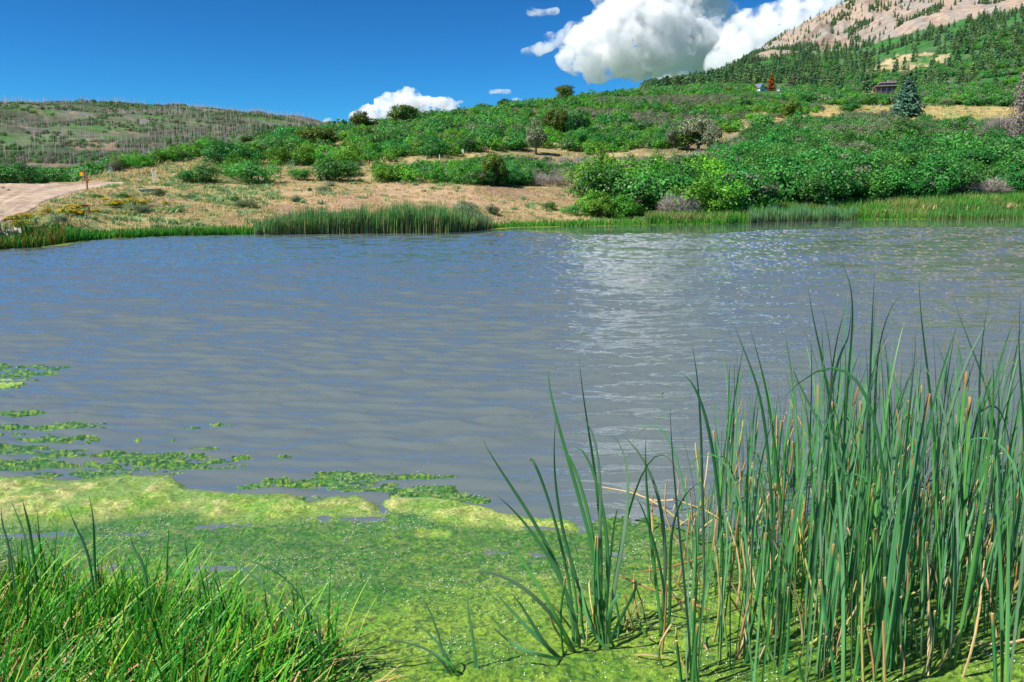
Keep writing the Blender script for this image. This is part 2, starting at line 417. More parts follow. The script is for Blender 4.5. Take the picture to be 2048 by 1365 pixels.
# ------------------------------------------------------------------ water
mw, t, b, L = nmat('pond_water')
b.inputs['Base Color'].default_value = (0.120, 0.150, 0.150, 1)
b.inputs['Roughness'].default_value = 0.04
b.inputs['IOR'].default_value = 1.40
b.inputs['Coat Weight'].default_value = 0.4
b.inputs['Coat Roughness'].default_value = 0.02
b.inputs['Coat IOR'].default_value = 1.4
tc = t.nodes.new('ShaderNodeTexCoord')
calm = t.nodes.new('ShaderNodeAttribute'); calm.attribute_name = 'calm'
mp = t.nodes.new('ShaderNodeMapping'); mp.inputs['Scale'].default_value = (6.5, 15, 1)
nn = t.nodes.new('ShaderNodeTexNoise'); nn.inputs['Scale'].default_value = 1.0; nn.inputs['Detail'].default_value = 3
L(tc.outputs['Object'], mp.inputs[0]); L(mp.outputs[0], nn.inputs['Vector'])
bp = t.nodes.new('ShaderNodeBump'); bp.inputs['Distance'].default_value = 0.009
L(calm.outputs['Fac'], bp.inputs['Strength']); L(nn.outputs['Fac'], bp.inputs['Height']); L(bp.outputs[0], b.inputs['Normal']); L(bp.outputs[0], b.inputs['Coat Normal'])
wr = list(np.arange(1.5, 2.6, .1)); q_ = 2.6
while q_ < 92:
    wr.append(q_); q_ += min(max(0.04 * (q_ / 11) ** 1.25, .04), .16)
wr = np.array(wr + [100, 115, 130])
wa = np.concatenate([AZ[:90:4], np.linspace(-0.62, 0.62, 560), AZ[-88::4]])
gwr, gwa = np.meshgrid(wr, wa, indexing='ij')
rsw = np.interp(gwa, sh_az, sh_r)
keep = np.minimum(gwr, rsw + 1.0)
wx, wy = keep * np.sin(gwa), keep * np.cos(gwa)
calmw = np.interp(gwa, [-0.6, -0.2, 0.0, 0.08, 0.25, 0.6], [0.8, 1.2, 6.0, 13.0, 17, 27])
dsh = rsw - gwr
ca = 0.05 + 0.95 * sstep(0.85, 1.12, dsh / calmw + (fbm(wx / 3, wy / 1.2, o=3, seed=5) - 0.5) * 0.25)
ca = ca * (0.6 + 0.4 * sstep(4.5, 10.0, gwr))
ca = ca * (0.8 + 0.4 * fbm(wx / 7, wy / 3.5, o=3, seed=15))
wz = np.zeros_like(wx); wrg = np.random.default_rng(3)
ph0 = (fbm(wx / 2.2, wy / 1.6, o=3, seed=25) - .5) * 2.0
for i in range(46):
    lam = 0.11 * (6.0 ** wrg.random()); th = math.radians(92) + wrg.normal() * 0.17; kx, ky = 2 * math.pi / lam * math.cos(th), 2 * math.pi / lam * math.sin(th)
    amp = 0.0092 * lam ** 1.03 * (0.6 + .8 * wrg.random())
    att = 1 - (.6 if lam < .22 else .38 if lam < .36 else .1) * sstep(8, 34, gwr)
    wz += att * amp * np.sin(kx * wx + ky * wy + wrg.random() * 6.28 + ph0 * wrg.normal())
wz = wz * ca
wz = np.clip(np.where(wz > 0, wz * (1 + 14 * wz), wz * .75), -.02, .06)
kk = np.arange(wx.size).reshape(wx.shape)
WF = np.stack([kk[:-1, :-1], kk[:-1, 1:], kk[1:, 1:], kk[1:, :-1]], -1)
sel = ((keep[:-1, :-1] < rsw[:-1, :-1] + 0.99) & (keep[:-1, 1:] < rsw[:-1, 1:] + 0.99))
WF = WF[sel][:, ::-1]
wm = mesh_np('water', np.stack([wx, wy, wz], -1).reshape(-1, 3), WF, None, mw, smooth=True)
at = wm.attributes.new('calm', 'FLOAT', 'POINT'); at.data.foreach_set('value', ca.ravel().astype(np.float32))
tag(link('water', wm), 'rippled grey blue pond water', kind='structure')

# ------------------------------------------------------------------ dirt road
def road_edges(n=70):
    lft = [(-330, 520), (-200, 470), (-110, 440), (-80, 410), (-40, 385), (-10, 371), (20, 366.5)]
    rgt = [(-330, 640), (-100, 500), (0, 447), (62, 425), (92, 404), (140, 390), (185, 377), (262, 366.5)]
    def samp(k):
        P = np.array([hit(a, b_, 20, 100) for a, b_ in k]); s = np.linspace(0, 1, len(P)); u = np.linspace(0, 1, n)
        return np.stack([np.interp(u, s, P[:, i]) for i in range(3)], -1)
    return samp(lft), samp(rgt)
L_, R_ = road_edges()
nn_ = 34
RV = []
for j in range(nn_):
    f = j / (nn_ - 1); P = L_ * (1 - f) + R_ * f
    P[:, 2] = ground_z(P[:, 0], P[:, 1]) + 0.07 - 0.14 * (j in (0, nn_ - 1))
    RV.append(P)
RV = np.array(RV)
# wheel ruts
fj = np.linspace(0, 1, nn_)[:, None]
RV[:, :, 2] += 0.03 * np.cos(fj * 34) * np.sin(np.pi * fj)
kk = np.arange(nn_ * RV.shape[1]).reshape(nn_, -1)
RF = np.stack([kk[:-1, :-1], kk[:-1, 1:], kk[1:, 1:], kk[1:, :-1]], -1).reshape(-1, 4)
RVf = RV.reshape(-1, 3)
uu = np.repeat(fj[:, 0], RV.shape[1])
rcol = mixc(np.tile(np.array([[0.46, 0.355, 0.26]]), (len(RVf), 1)), (0.37, 0.28, 0.20), 0.8 * sstep(0.45, 0.65, vnoise(uu * 26, np.tile(np.linspace(0, 5, RV.shape[1]), nn_), seed=5)))
tag(link('dirt_road', mesh_np('dirt_road', RVf, RF, rcol, mt, smooth=True)), 'pale dirt road climbing over the dam at the left of the pond', kind='structure')

# ------------------------------------------------------------------ foliage builders
M_oak = leaf_mat('oak_leaves', 0.42, 0.32, 0.02, 0.30)
M_plain = leaf_mat('leaves_and_blades', 0.45, 0.22, 0.008, 0.12)
M_reed = leaf_mat('cattail_leaves', 0.38, 0.2, 0.008, 0.14, 0.4)
M_twig = leaf_mat('bare_twigs', 0.8, 0.0, 0.01, 0.15, 0.1)
M_bark = noise_mat('bark', (0.09, 0.065, 0.045), (0.2, 0.16, 0.13), 6, 0.9, 0.4)

def cards(cen, nrm, size, rg, aspect=0.7, jit=0.15):
    """leaf shaped quads"""
    n = len(cen)
    nrm = nrm / (np.linalg.norm(nrm, axis=1, keepdims=True) + 1e-9)
    t = rg.normal(size=(n, 3)); t -= (t * nrm).sum(1, keepdims=True) * nrm
    t /= np.linalg.norm(t, axis=1, keepdims=True) + 1e-9
    bt = np.cross(nrm, t); s = np.asarray(size).reshape(-1, 1) * np.ones((n, 1)) * (0.7 + 0.6 * rg.random((n, 1)))
    v = np.stack([cen - t * s * .5, cen + bt * s * aspect * .5 + nrm * s * jit, cen + t * s * .5, cen - bt * s * aspect * .5 + nrm * s * jit], 1).reshape(-1, 3)
    return v, np.arange(4 * n).reshape(n, 4)

def crown(lobes, nclump, per, leaf, cr, rg, cA, cB, cDead=None, deadf=0.0, under=0.5, inner=0.15):
    lobes = np.array(lobes, float)
    w = (lobes[:, 3] * lobes[:, 4]); w /= w.sum()
    k = rg.choice(len(lobes), nclump, p=w)
    d = rg.normal(size=(nclump, 3)); d[:, 2] = np.where(rg.random(nclump) < under, d[:, 2], np.abs(d[:, 2]))
    d /= np.linalg.norm(d, axis=1, keepdims=True)
    rad = np.where(rg.random((nclump, 1)) < inner, rg.random((nclump, 1)) * 0.6 + .3, 0.86 + 0.22 * rg.random((nclump, 1)))
    cc = lobes[k, :3] + d * lobes[k, 3:6] * rad
    cc[:, 2] = np.maximum(cc[:, 2], cr * 0.5)
    n = nclump * per
    kc = np.repeat(np.arange(nclump), per)
    off = rg.normal(size=(n, 3)) * cr * np.array([1, 1, 0.7]) * 0.55
    pos = cc[kc] + off
    nr_ = d[kc] * 0.7 + off / cr * 0.8 + rg.normal(size=(n, 3)) * 0.55 + np.array([0, 0, .25])
    v, f = cards(pos, nr_, leaf, rg)
    tone = np.clip(rg.normal(0.5, 0.25, nclump)[kc] + rg.normal(0, 0.18, n), 0, 1)[:, None]
    c = np.array(cA) * (1 - tone) + np.array(cB) * tone
    if cDead is not None:
        isd = (rg.random(nclump) < deadf)[kc] | (rg.random(n) < deadf * 0.3)
        c[isd] = np.array(cDead) * (0.8 + 0.4 * rg.random((isd.sum(), 1)))
    return v, f, np.repeat(c, 4, axis=0)

def tube(p0, p1, r0, r1, k=5, bend=None, seg=3):
    p0, p1 = np.array(p0, float), np.array(p1, float); ax = p1 - p0; ax /= np.linalg.norm(ax) + 1e-9
    u = np.cross(ax, [0, 0, 1] if abs(ax[2]) < .9 else [1, 0, 0]); u /= np.linalg.norm(u); w = np.cross(ax, u)
    v = []
    for i in range(seg + 1):
        t_ = i / seg; c = p0 + (p1 - p0) * t_ + (0 if bend is None else np.array(bend) * math.sin(math.pi * t_)); r = r0 + (r1 - r0) * t_
        for j in range(k):
            a_ = 2 * math.pi * j / k; v.append(c + r * (math.cos(a_) * u + math.sin(a_) * w))
    f = [(i * k + j, i * k + (j + 1) % k, (i + 1) * k + (j + 1) % k, (i + 1) * k + j) for i in range(seg) for j in range(k)]
    return np.array(v), np.array(f)

def join(parts):
    vs, fs, o = [], [], 0
    for v, f in parts:
        vs.append(v); fs.append(f + o); o += len(v)
    return np.concatenate(vs), np.concatenate(fs)

def stems_mesh(name, hgt, spread, n, rg, col=None, r0=0.06, mat=None):
    ps = []
    for i in range(n):
        a_ = rg.random() * 6.28; d_ = spread * (0.3 + 0.7 * rg.random()); p1 = (math.cos(a_) * d_, math.sin(a_) * d_, hgt * (0.55 + 0.4 * rg.random()))
        p0 = (math.cos(a_) * d_ * .25, math.sin(a_) * d_ * .25, -0.25)
        ps.append(tube(p0, p1, r0, r0 * .35, 5, (rg.normal() * .1, rg.normal() * .1, 0.05)))
        for q in range(2):
            b0 = np.array(p0) + (np.array(p1) - np.array(p0)) * (0.45 + .3 * q); b1 = b0 + rg.normal(size=3) * spread * .35 + np.array([0, 0, hgt * .25])
            ps.append(tube(b0, b1, r0 * .5, r0 * .2, 4))
    v, f = join(ps)
    return mesh_np(name, v, f, np.tile(col or (0.2, 0.16, 0.13), (len(v), 1)), mat or M_bark)

def lobes_for(w, h, n, rg, low=True):
    L0 = []
    for i in range(n):
        a_ = i * 2.4 + rg.random(); d_ = w * 0.5 * (0.25 + 0.42 * rg.random()) * (i > 0)
        hh = h * (0.62 + 0.38 * rg.random()) if i else h
        rx = w * (0.24 + 0.1 * rg.random())
        L0.append((math.cos(a_) * d_, math.sin(a_) * d_, hh * 0.52, rx, rx, hh * 0.5))
    return L0

def twig_brush(name, w, h, n, rg, col, leafy=0):
    """a bare, many-stemmed brush: thin flat twigs that fan out and fork"""
    a_ = rg.random(n) * 6.283; sp = rg.random(n) ** .6; base = np.stack([np.cos(a_) * w * .12, np.sin(a_) * w * .12, np.zeros(n)], -1) * rg.random((n, 1)) * 2
    top = np.stack([np.cos(a_) * w * .5 * sp, np.sin(a_) * w * .5 * sp, h * np.sqrt(np.clip(1.02 - .72 * sp ** 2, 0, 1)) * (0.7 + .35 * rg.random(n))], -1)
    segs = [(base, base + (top - base) * .6 + rg.normal(size=(n, 3)) * .05 * h, .022, .014)]
    mid = segs[0][1]
    for q in range(5):
        e = mid + (top - mid) * (0.6 + .6 * rg.random((n, 1))) + rg.normal(size=(n, 3)) * np.array([.13, .13, .09]) * h
        segs.append((mid, e, .014, .006))
        m2 = (mid + e) / 2
        segs.append((m2, m2 + rg.normal(size=(n, 3)) * np.array([.1, .1, .08]) * h + np.array([0, 0, .05 * h]), .009, .005))
    vs, fs, cs, o = [], [], [], 0
    for p, q, r0, r1 in segs:
        ax = q - p; s = np.cross(ax, rg.normal(size=p.shape)); s /= np.linalg.norm(s, axis=1, keepdims=True) + 1e-9
        s = s * h * .45
        v = np.stack([p - s * r0, p + s * r0, q + s * r1, q - s * r1], 1).reshape(-1, 3)
        vs.append(v); fs.append(np.arange(len(v)).reshape(-1, 4) + o); o += len(v)
        cs.append(np.repeat(np.array(col) * (0.7 + .6 * rg.random((len(p), 1))), 4, axis=0))
    return mesh_np(name, np.concatenate(vs), np.concatenate(fs), np.concatenate(cs), M_twig)

OAK_L, OAK_D = (0.19, 0.47, 0.04), (0.05, 0.24, 0.025)
BLU_L, BLU_D = (0.115, 0.38, 0.065), (0.03, 0.17, 0.03)
MIX_L, MIX_D = (0.20, 0.33, 0.11), (0.10, 0.20, 0.06)
JUN_L, JUN_D = (0.15, 0.23, 0.03), (0.05, 0.11, 0.015)
GRY = (0.26, 0.235, 0.19)
def oak_crown_mesh(seed, cA, cB, dead=None, df=0.0, w=1.15, h=1.0, nclump=95, per=34, leaf=0.062, cr=0.15, nl=7):
    rg = np.random.default_rng(seed)
    v, f, c = crown(lobes_for(w, h, nl, rg), nclump, per, leaf, cr, rg, cA, cB, dead, df)
    return mesh_np('foliage', v, f, c, M_oak)
protos = {}
for key, cA, cB, dd_, df in (('oak', OAK_L, OAK_D, GRY, .02), ('blue', BLU_L, BLU_D, GRY, .03), ('mix', MIX_L, MIX_D, GRY, .22), ('sage', (0.27, 0.34, 0.19), (0.15, 0.22, 0.11), GRY, .08)):
    protos[key] = [(oak_crown_mesh(100 + i * 7 + len(key), cA, cB, dd_, df, w=1.0 + .12 * i), stems_mesh('branches', 0.8, 0.3, 5, np.random.default_rng(i), r0=.02)) for i in range(4)]
protos['bare'] = [(None, twig_brush('branches', 1.15, 0.95, 150, np.random.default_rng(70 + i), (0.36, 0.325, 0.28))) for i in range(3)]
# low detail crowns for the far ones
def lowmesh(seed, cA, cB, dead=None, df=0.0, w=1.15, h=1.0):
    return oak_crown_mesh(seed, cA, cB, dead, df, w, h, nclump=42, per=9, leaf=0.16, cr=0.16, nl=5)
def jun_crown(seed, w=1.0, h=1.0, cA=JUN_L, cB=JUN_D, nclump=150, per=30, leaf=.055):
    rg = np.random.default_rng(seed)
    L0 = [(0, 0, h * .62, w * .38, w * .38, h * .36)] + [(math.cos(i * 2.1) * w * .27, math.sin(i * 2.1) * w * .27, h * (.36 + .33 * rg.random()), w * .22, w * .22, h * .2) for i in range(7)]
    v, f, c = crown(L0, nclump, per, leaf, .105, rg, cA, cB, under=.45)
    return mesh_np('crown', v, f, c, M_oak)
def trunk_mesh(h, r, seed, limbs=6):
    rg = np.random.default_rng(seed); ps = [tube((0, 0, -.2), (0.03, 0, h), r, r * .35, 7, (.04, 0, 0), 4)]
    for i in range(limbs):
        z = h * (.25 + .6 * i / limbs); a_ = rg.random() * 6.28; l = h * .38
        ps.append(tube((0, 0, z), (math.cos(a_) * l, math.sin(a_) * l, z + h * .22), r * .4, r * .12, 5))
    v, f = join(ps); return mesh_np('trunk', v, f, None, M_bark)
def conifer_crown(seed, tiers, per, base_w, leaf, cA, cB, sparse=0.0, droop=0.25, width=.32):
    """tiered boughs: each bough a run of needle sprays along a drooping line"""
    rg = np.random.default_rng(seed); cen, nrm, cc = [], [], []
    for i in range(tiers):
        z = 0.06 + 0.92 * (i / tiers) ** .95; rad = width * (1 - z) ** .8 * (0.8 + .4 * rg.random()) + .015
        nb_ = max(4, int(base_w * (1 - z) + 3))
        for j in range(nb_):
            if rg.random() < sparse: continue
            a_ = 6.283 * (j + rg.random()) / nb_; r_ = rad * (.72 + .45 * rg.random()); tone = rg.random()
            for q in range(per):
                s = (q + .5) / per; p = np.array([math.cos(a_) * r_ * s, math.sin(a_) * r_ * s, z - droop * r_ * s + .25 * r_ * s * s])
                wd = .22 * r_ * (1 - abs(2 * s - 1.1) * .5)
                p = p + np.array([-math.sin(a_), math.cos(a_), 0]) * wd * rg.normal() + np.array([0, 0, .012 * rg.normal()])
                cen.append(p); nrm.append((math.cos(a_) * .5 + .4 * rg.normal(), math.sin(a_) * .5 + .4 * rg.normal(), .9)); cc.append(tone * .6 + .4 * rg.random())
    cen = np.array(cen); v, f = cards(cen, np.array(nrm), leaf, rg, .6)
    c = np.array(cA) * (1 - np.array(cc)[:, None]) + np.array(cB) * np.array(cc)[:, None]
    return mesh_np('crown', v, f, np.repeat(c, 4, axis=0), M_oak)

def scatter(name, pts, idx, scl, rz, objs, label, flat=None):
    """one 'stuff' object that instances small plants on its own points"""
    col_ = bpy.data.collections.new(name + '_kinds')
    for k_, me in enumerate(objs):
        o = bpy.data.objects.new('%s_kind_%02d' % (name, k_), me); col_.objects.link(o)
    me = bpy.data.meshes.new(name); me.vertices.add(len(pts)); me.vertices.foreach_set('co', np.asarray(pts, np.float32).ravel())
    for nm, ty, arr in (('kind_id', 'INT', idx), ('sz', 'FLOAT', scl), ('rz', 'FLOAT', rz)):
        at_ = me.attributes.new(nm, ty, 'POINT'); at_.data.foreach_set('value', np.asarray(arr, np.int32 if ty == 'INT' else np.float32))
    ob = link(name, me)
    g = bpy.data.node_groups.new(name, 'GeometryNodeTree')
    g.interface.new_socket('Geometry', in_out='INPUT', socket_type='NodeSocketGeometry'); g.interface.new_socket('Geometry', in_out='OUTPUT', socket_type='NodeSocketGeometry')
    N = g.nodes.new; gi, go = N('NodeGroupInput'), N('NodeGroupOutput'); ip = N('GeometryNodeInstanceOnPoints'); ci = N('GeometryNodeCollectionInfo')
    ci.inputs['Collection'].default_value = col_; ci.inputs['Separate Children'].default_value = True; ci.inputs['Reset Children'].default_value = True
    def attr(nm, ty):
        q = N('GeometryNodeInputNamedAttribute'); q.data_type = ty; q.inputs['Name'].default_value = nm; return q.outputs['Attribute']
    cx = N('ShaderNodeCombineXYZ'); g.links.new(attr('rz', 'FLOAT'), cx.inputs['Z'])
    G = g.links.new; G(gi.outputs[0], ip.inputs['Points']); G(ci.outputs[0], ip.inputs['Instance']); ip.inputs['Pick Instance'].default_value = True
    G(attr('kind_id', 'INT'), ip.inputs['Instance Index']); G(cx.outputs[0], ip.inputs['Rotation']); G(attr('sz', 'FLOAT'), ip.inputs['Scale']); G(ip.outputs[0], go.inputs[0])
    md = ob.modifiers.new('scatter', 'NODES'); md.node_group = g
    tag(ob, label, kind='stuff')
    return ob

def sample_world(n, px0, px1, r0, r1, rg):
    """evenly spread ground positions in a wedge of the terrain"""
    a0, a1 = math.atan((px0 - 1024) / FPX), math.atan((px1 - 1024) / FPX)
    a_ = a0 + (a1 - a0) * rg.random(n); r_ = np.sqrt(r0 * r0 + (r1 * r1 - r0 * r0) * rg.random(n))
    x, y = r_ * np.sin(a_), r_ * np.cos(a_); z = ground_z(x, y)
    P = np.stack([x, y, z], -1); px, py = proj(P)
    return P, r_, px, py
def visible(P, h):
    """is a plant of height h at P seen over the terrain in front"""
    a_ = np.arctan2(P[:, 0], P[:, 1]); r_ = np.hypot(P[:, 0], P[:, 1]); e_ = (P[:, 2] + h - CAMH) / r_
    i = np.clip(np.searchsorted(AZ, a_), 0, len(AZ) - 1); o = np.zeros(len(P), bool)
    el = (gz - CAMH) / gr; cm = np.maximum.accumulate(el, axis=0)
    for k in range(len(P)):
        j = np.searchsorted(gr[:, i[k]], r_[k]) - 2
        o[k] = e_[k] > cm[max(j, 0), i[k]] - 0.0005
    return o

# ------------------------------------------------------------------ oak brush on the hillside
POLY = {
 'thicket': [(1172, 436), (1250, 441), (1380, 441), (1450, 436), (1560, 424), (1700, 411), (1800, 404), (1900, 398), (2110, 390), (2110, 262), (1960, 250), (1880, 243), (1700, 243), (1560, 258), (1500, 275), (1400, 318), (1300, 352), (1200, 385)],
 'midrow': [(722, 352), (760, 366), (850, 368), (950, 372), (1100, 372), (1190, 374), (1300, 355), (1420, 310), (1480, 280), (1320, 296), (1150, 312), (1000, 322), (850, 338), (722, 345)],
 'hill': [(435, 338), (470, 305), (560, 283), (700, 262), (850, 240), (1000, 220), (1130, 203), (1200, 195), (1300, 187), (1450, 188), (1560, 205), (1640, 218), (1640, 228), (1540, 240), (1480, 262), (1400, 275), (1330, 300), (1180, 313), (1120, 300), (1000, 308), (850, 320), (730, 333), (600, 336), (520, 340)],
}
PATHS = [[(720, 362), (735, 340), (850, 321), (930, 311), (1000, 305), (1100, 297), (1125, 280), (1165, 283), (1120, 305), (1000, 318), (850, 334), (762, 348), (752, 364)],
         [(580, 305), (590, 293), (640, 292), (720, 280), (720, 289), (640, 302)], [(1040, 258), (1060, 240), (1085, 244), (1080, 262)],
         [(1420, 246), (1540, 242), (1640, 226), (1660, 240), (1560, 258), (1440, 256)], [(540, 350), (580, 338), (640, 332), (620, 342), (560, 352)]]
def inpaths(px, py):
    r = np.zeros(len(px), bool)
    for p in PATHS: r |= inpoly(px, py, p)
    return r
cand = []   # P, r, kind, width, region
rg = np.random.default_rng(11)
def add_region(reg, n, r0, r1, px0, px1, fn):
    P, r_, px, py = sample_world(n, px0, px1, r0, r1, rg)
    m = inpoly(px, py, POLY[reg]) & ~inpaths(px, py)
    P, r_, px, py = P[m], r_[m], px[m], py[m]
    kept = []
    for k in range(len(P)):
        kind, w, h = fn(px[k], py[k], r_[k], P[k])
        if kind is None: continue
        if any((q[0] - P[k][0]) ** 2 + (q[1] - P[k][1]) ** 2 < (0.44 * w) ** 2 for q in kept): continue
        kept.append(P[k]); cand.append((P[k], r_[k], kind, w, h, reg, px[k], py[k]))
def nz1(P, s, sd): return float(vnoise(np.array([P[0] / s]), np.array([P[1] / s]), seed=sd)[0])
def f_thicket(px, py, r_, P):
    q = nz1(P, 7, 71); front = np.interp(px, [1172, 1450, 1700, 1900, 2110], [441, 437, 411, 398, 390]) - py
    if 1100 < px < 1480 and py < 345: return 'bare' if rng.random() < .7 else 'blue', 2.6, 2.2
    if front > 55 and q > .66: return 'mix', 2.8, 2.3
    if q > .84: return 'bare', 2.6, 2.4
    kind = 'blue' if (px > 1450 or rng.random() < .35) else 'oak'
    h = 3.0 + 2.0 * rng.random() if front < 60 else (1.7 + 2.2 * rng.random() ** 1.5) * (.55 if (py < 275 and px > 1600) else 1)
    if front < 10 and px < 1250: h = 2.2
    return kind, h * 1.25, h
def f_mid(px, py, r_, P):
    q = nz1(P, 4, 72); hf = .55 if py < 352 and px < 1130 else .85
    g = sstep(960, 1150, px)
    if q > .80 - .42 * g and px < 1520: return ('bare' if rng.random() < .35 + .55 * g else 'mix'), 2.3, 1.9 * hf
    return ('oak' if px < 950 and rng.random() < .6 else 'blue'), 2.2, hf * (1.7 + .6 * rng.random())
def f_hill(px, py, r_, P):
    q = nz1(P, 16, 73); q2 = nz1(P, 6, 74)
    if r_ > 170 and q > .66: return ('mix' if rng.random() < .7 else 'sage'), 2.4, 1.5
    if q2 > .80: return ('mix' if rng.random() < .7 else 'bare'), 2.3, 1.7
    if q2 < .24: return None, 0, 0
    h = 1.1 + 2.0 * rng.random() ** 1.8
    return ('oak' if h < 2.3 and rng.random() < .9 else 'blue'), h * 1.5, h
add_region('thicket', 5200, 68, 195, 1160, 2120, f_thicket)
add_region('midrow', 1500, 78, 115, 715, 1480, f_mid)
add_region('hill', 9000, 92, 262, 430, 1650, f_hill)
vis = visible(np.array([c[0] for c in cand]), 1.4)
cand = [c for c, v_ in zip(cand, vis) if v_]
cand.sort(key=lambda c: -c[4] / c[1])
print('shrubs', len(cand))
NBIG = 285
def shrub_obj(kind, w, h, P, rz, label, cat, group, name, k):
    cm, sm = protos[kind][k % len(protos[kind])]
    e = link(name, None, loc=(P[0], P[1], P[2] - 0.08), rot=(0, 0, rz)); e.empty_display_size = .3
    e.scale = (w / 1.1, w / 1.1, h)
    if cm: link('foliage', cm, e)
    link('branches', sm, e)
    return tag(e, label, cat, group)
lab_kind = {'oak': ('bright green rounded oak shrub', 'oak_shrub'), 'blue': ('deep green leafy oak shrub', 'oak_shrub'), 'mix': ('dull green shrub with grey dead twigs', 'greying_shrub'), 'sage': ('pale grey green low shrub', 'sage_shrub'), 'bare': ('leafless grey brush', 'bare_brush')}
def where(reg, px, py):
    if reg == 'thicket':
        front = np.interp(px, [1172, 1450, 1700, 1900, 2110], [441, 437, 411, 398, 390]) - py
        a_ = 'at the left end' if px < 1330 else 'in the middle' if px < 1700 else 'at the right end'
        return ('%s of the shoreline thicket, %s' % (a_, 'lowest row' if front < 22 else 'second row up' if front < 55 else 'upper rows'))
    if reg == 'midrow':
        return 'in the row below the dirt path, %s' % ('left of the white box' if px < 900 else 'below the white box' if px < 1060 else 'in its greying right part')
    return 'on the hillside above the dirt path, %s' % ('left of the big juniper' if px < 750 else 'under the ridge cloud' if px < 1000 else 'below the lone skyline tree' if px < 1250 else 'toward the meadow')
for k, (P, r_, kind, w, h, reg, px, py) in enumerate(cand[:NBIG]):
    a_, nm = lab_kind[kind]; wh = where(reg, px, py); lb = a_ + ' ' + wh
    lb = ' '.join(lb.split()[:16])
    shrub_obj(kind, w, h, P, rng.random() * 6.28, lb, 'shrub', a_ + 's ' + wh, nm, k)
rest = cand[NBIG:]
lowk = {}; lows = []
for key, (cA, cB, dd_, df) in {'oak': (OAK_L, OAK_D, GRY, .03), 'blue': (BLU_L, BLU_D, GRY, .05), 'mix': (MIX_L, MIX_D, GRY, .25), 'sage': ((0.24, 0.28, 0.17), (0.13, 0.17, 0.10), GRY, .3)}.items():
    lowk[key] = len(lows)
    for s_ in range(3):
        rgx = np.random.default_rng(500 + s_ + len(lows))
        lows.append(oak_crown_mesh(300 + s_ + len(lows), cA, cB, dd_, df, w=1.7, h=1.0, nclump=70, per=16, leaf=0.11, cr=0.16, nl=6))
lowk['bare'] = len(lows)
for s_ in range(3): lows.append(twig_brush('branches', 1.4, 0.9, 90, np.random.default_rng(90 + s_), (0.36, 0.325, 0.28)))
scatter('shrubland', [c[0] - np.array([0, 0, .1]) for c in rest], [lowk[c[2]] + int(rng.integers(3)) for c in rest], [c[4] * .9 for c in rest], rng.random(len(rest)) * 6.28, lows,
        'oak brush covering the green hill behind the pond')

# shrubs that stand apart, placed one by one: kind, photo x, y of foot, width and height in pixels
singles = [('blue', 378, 366, 56, 26, 'small dark oak shrub left of the pair behind the orange stake'), ('blue', 410, 366, 56, 38, 'taller oak shrub right of the pair behind the orange stake'),
 ('blue', 505, 366, 92, 44, 'broad dark oak shrub standing alone on the dry bank'), ('oak', 478, 352, 60, 40, 'bright oak shrub just behind the broad lone one'),
 ('blue', 598, 360, 46, 22, 'low dark shrub on the dry bank left of the largest one'), ('blue', 665, 362, 84, 46, 'largest dense oak shrub on the dry bank'),
 ('blue', 700, 352, 50, 30, 'oak shrub tucked against the right flank of the largest bank shrub'),
 ('mix', 491, 416, 38, 20, 'pale green weedy bush in the middle of the dry slope'), ('blue', 470, 405, 20, 14, 'tiny green bush in the dry grass above the pale weedy bush'),
 ('sage', 592, 404, 22, 15, 'little round sage bush on the sandy bank left of the reeds'), ('sage', 644, 383, 24, 13, 'small sage bush below the largest bank shrub'),
 ('sage', 662, 373, 20, 12, 'low sage bush on the bank beside a matching darker one'), ('blue', 620, 383, 10, 9, 'tiny dark bush on the bank under the oak shrubs'),
 ('blue', 1100, 418, 32, 16, 'small dark bush above the shore grass left of the thicket'), ('blue', 1142, 430, 36, 20, 'small dark bush at the left foot of the thicket'),
 ('sage', 935, 425, 44, 26, 'feathery grey green bush beside the right end of the reeds'), ('mix', 985, 428, 34, 20, 'yellowish weedy bush right of the reeds'),
 ('blue', 248, 398, 30, 14, 'bluish bush beside the post with the yellow sign'), ('blue', 192, 398, 24, 12, 'dark small bush at the road shoulder'), ('blue', 103, 462, 40, 22, 'dark low shrub by the left shore'),
 ('sage', 120, 446, 34, 18, 'grey bush between the yellow flowers on the left slope'), ('mix', 318, 392, 34, 15, 'weedy bush right of the culvert pipe'), ('sage', 280, 426, 40, 18, 'grey green bush on the slope right of the brown sign'),
 ('blue', 350, 425, 34, 15, 'low bluish bush near the shore on the left slope'), ('mix', 380, 398, 30, 13, 'green weedy bush mid slope right of the culvert'),
 ('sage', 385, 304, 24, 14, 'pale sage bush at the end of the hedge'), ('sage', 415, 312, 30, 16, 'pale grey bush at the right foot of the hedge')]
def single_at(px, py, wpx, hpx, rmax=110):
    P = hit(px, py, 20, rmax); d = float((P - np.array([0, 0, CAMH])) @ FW)
    return P, wpx * d / FPX, hpx * d / FPX
for k, (kind, px, py, wp, hp, lb) in enumerate(singles):
    P, w, h = single_at(px, py, wp, hp, 170 if py < 330 else 110)
    shrub_obj(kind, w, h, P, k * 1.3, lb, 'bush', None, 'bush', k)
# hedge of oaks on the crest behind the road
for k in range(26):
    t_ = k / 25; px = 232 + 195 * t_; py = np.interp(px, [225, 300, 350, 430], [344, 332, 325, 300]) + rng.normal() * 1.5
    P, w, h = single_at(px, py, 30 + 8 * rng.random(), 25 + 7 * rng.random(), 170)
    shrub_obj('oak' if k % 4 else 'mix', w, h, P, k, 'green oak shrub in the clipped looking hedge on the crest above the road', 'shrub', 'oaks of the hedge on the crest', 'oak_shrub', k)
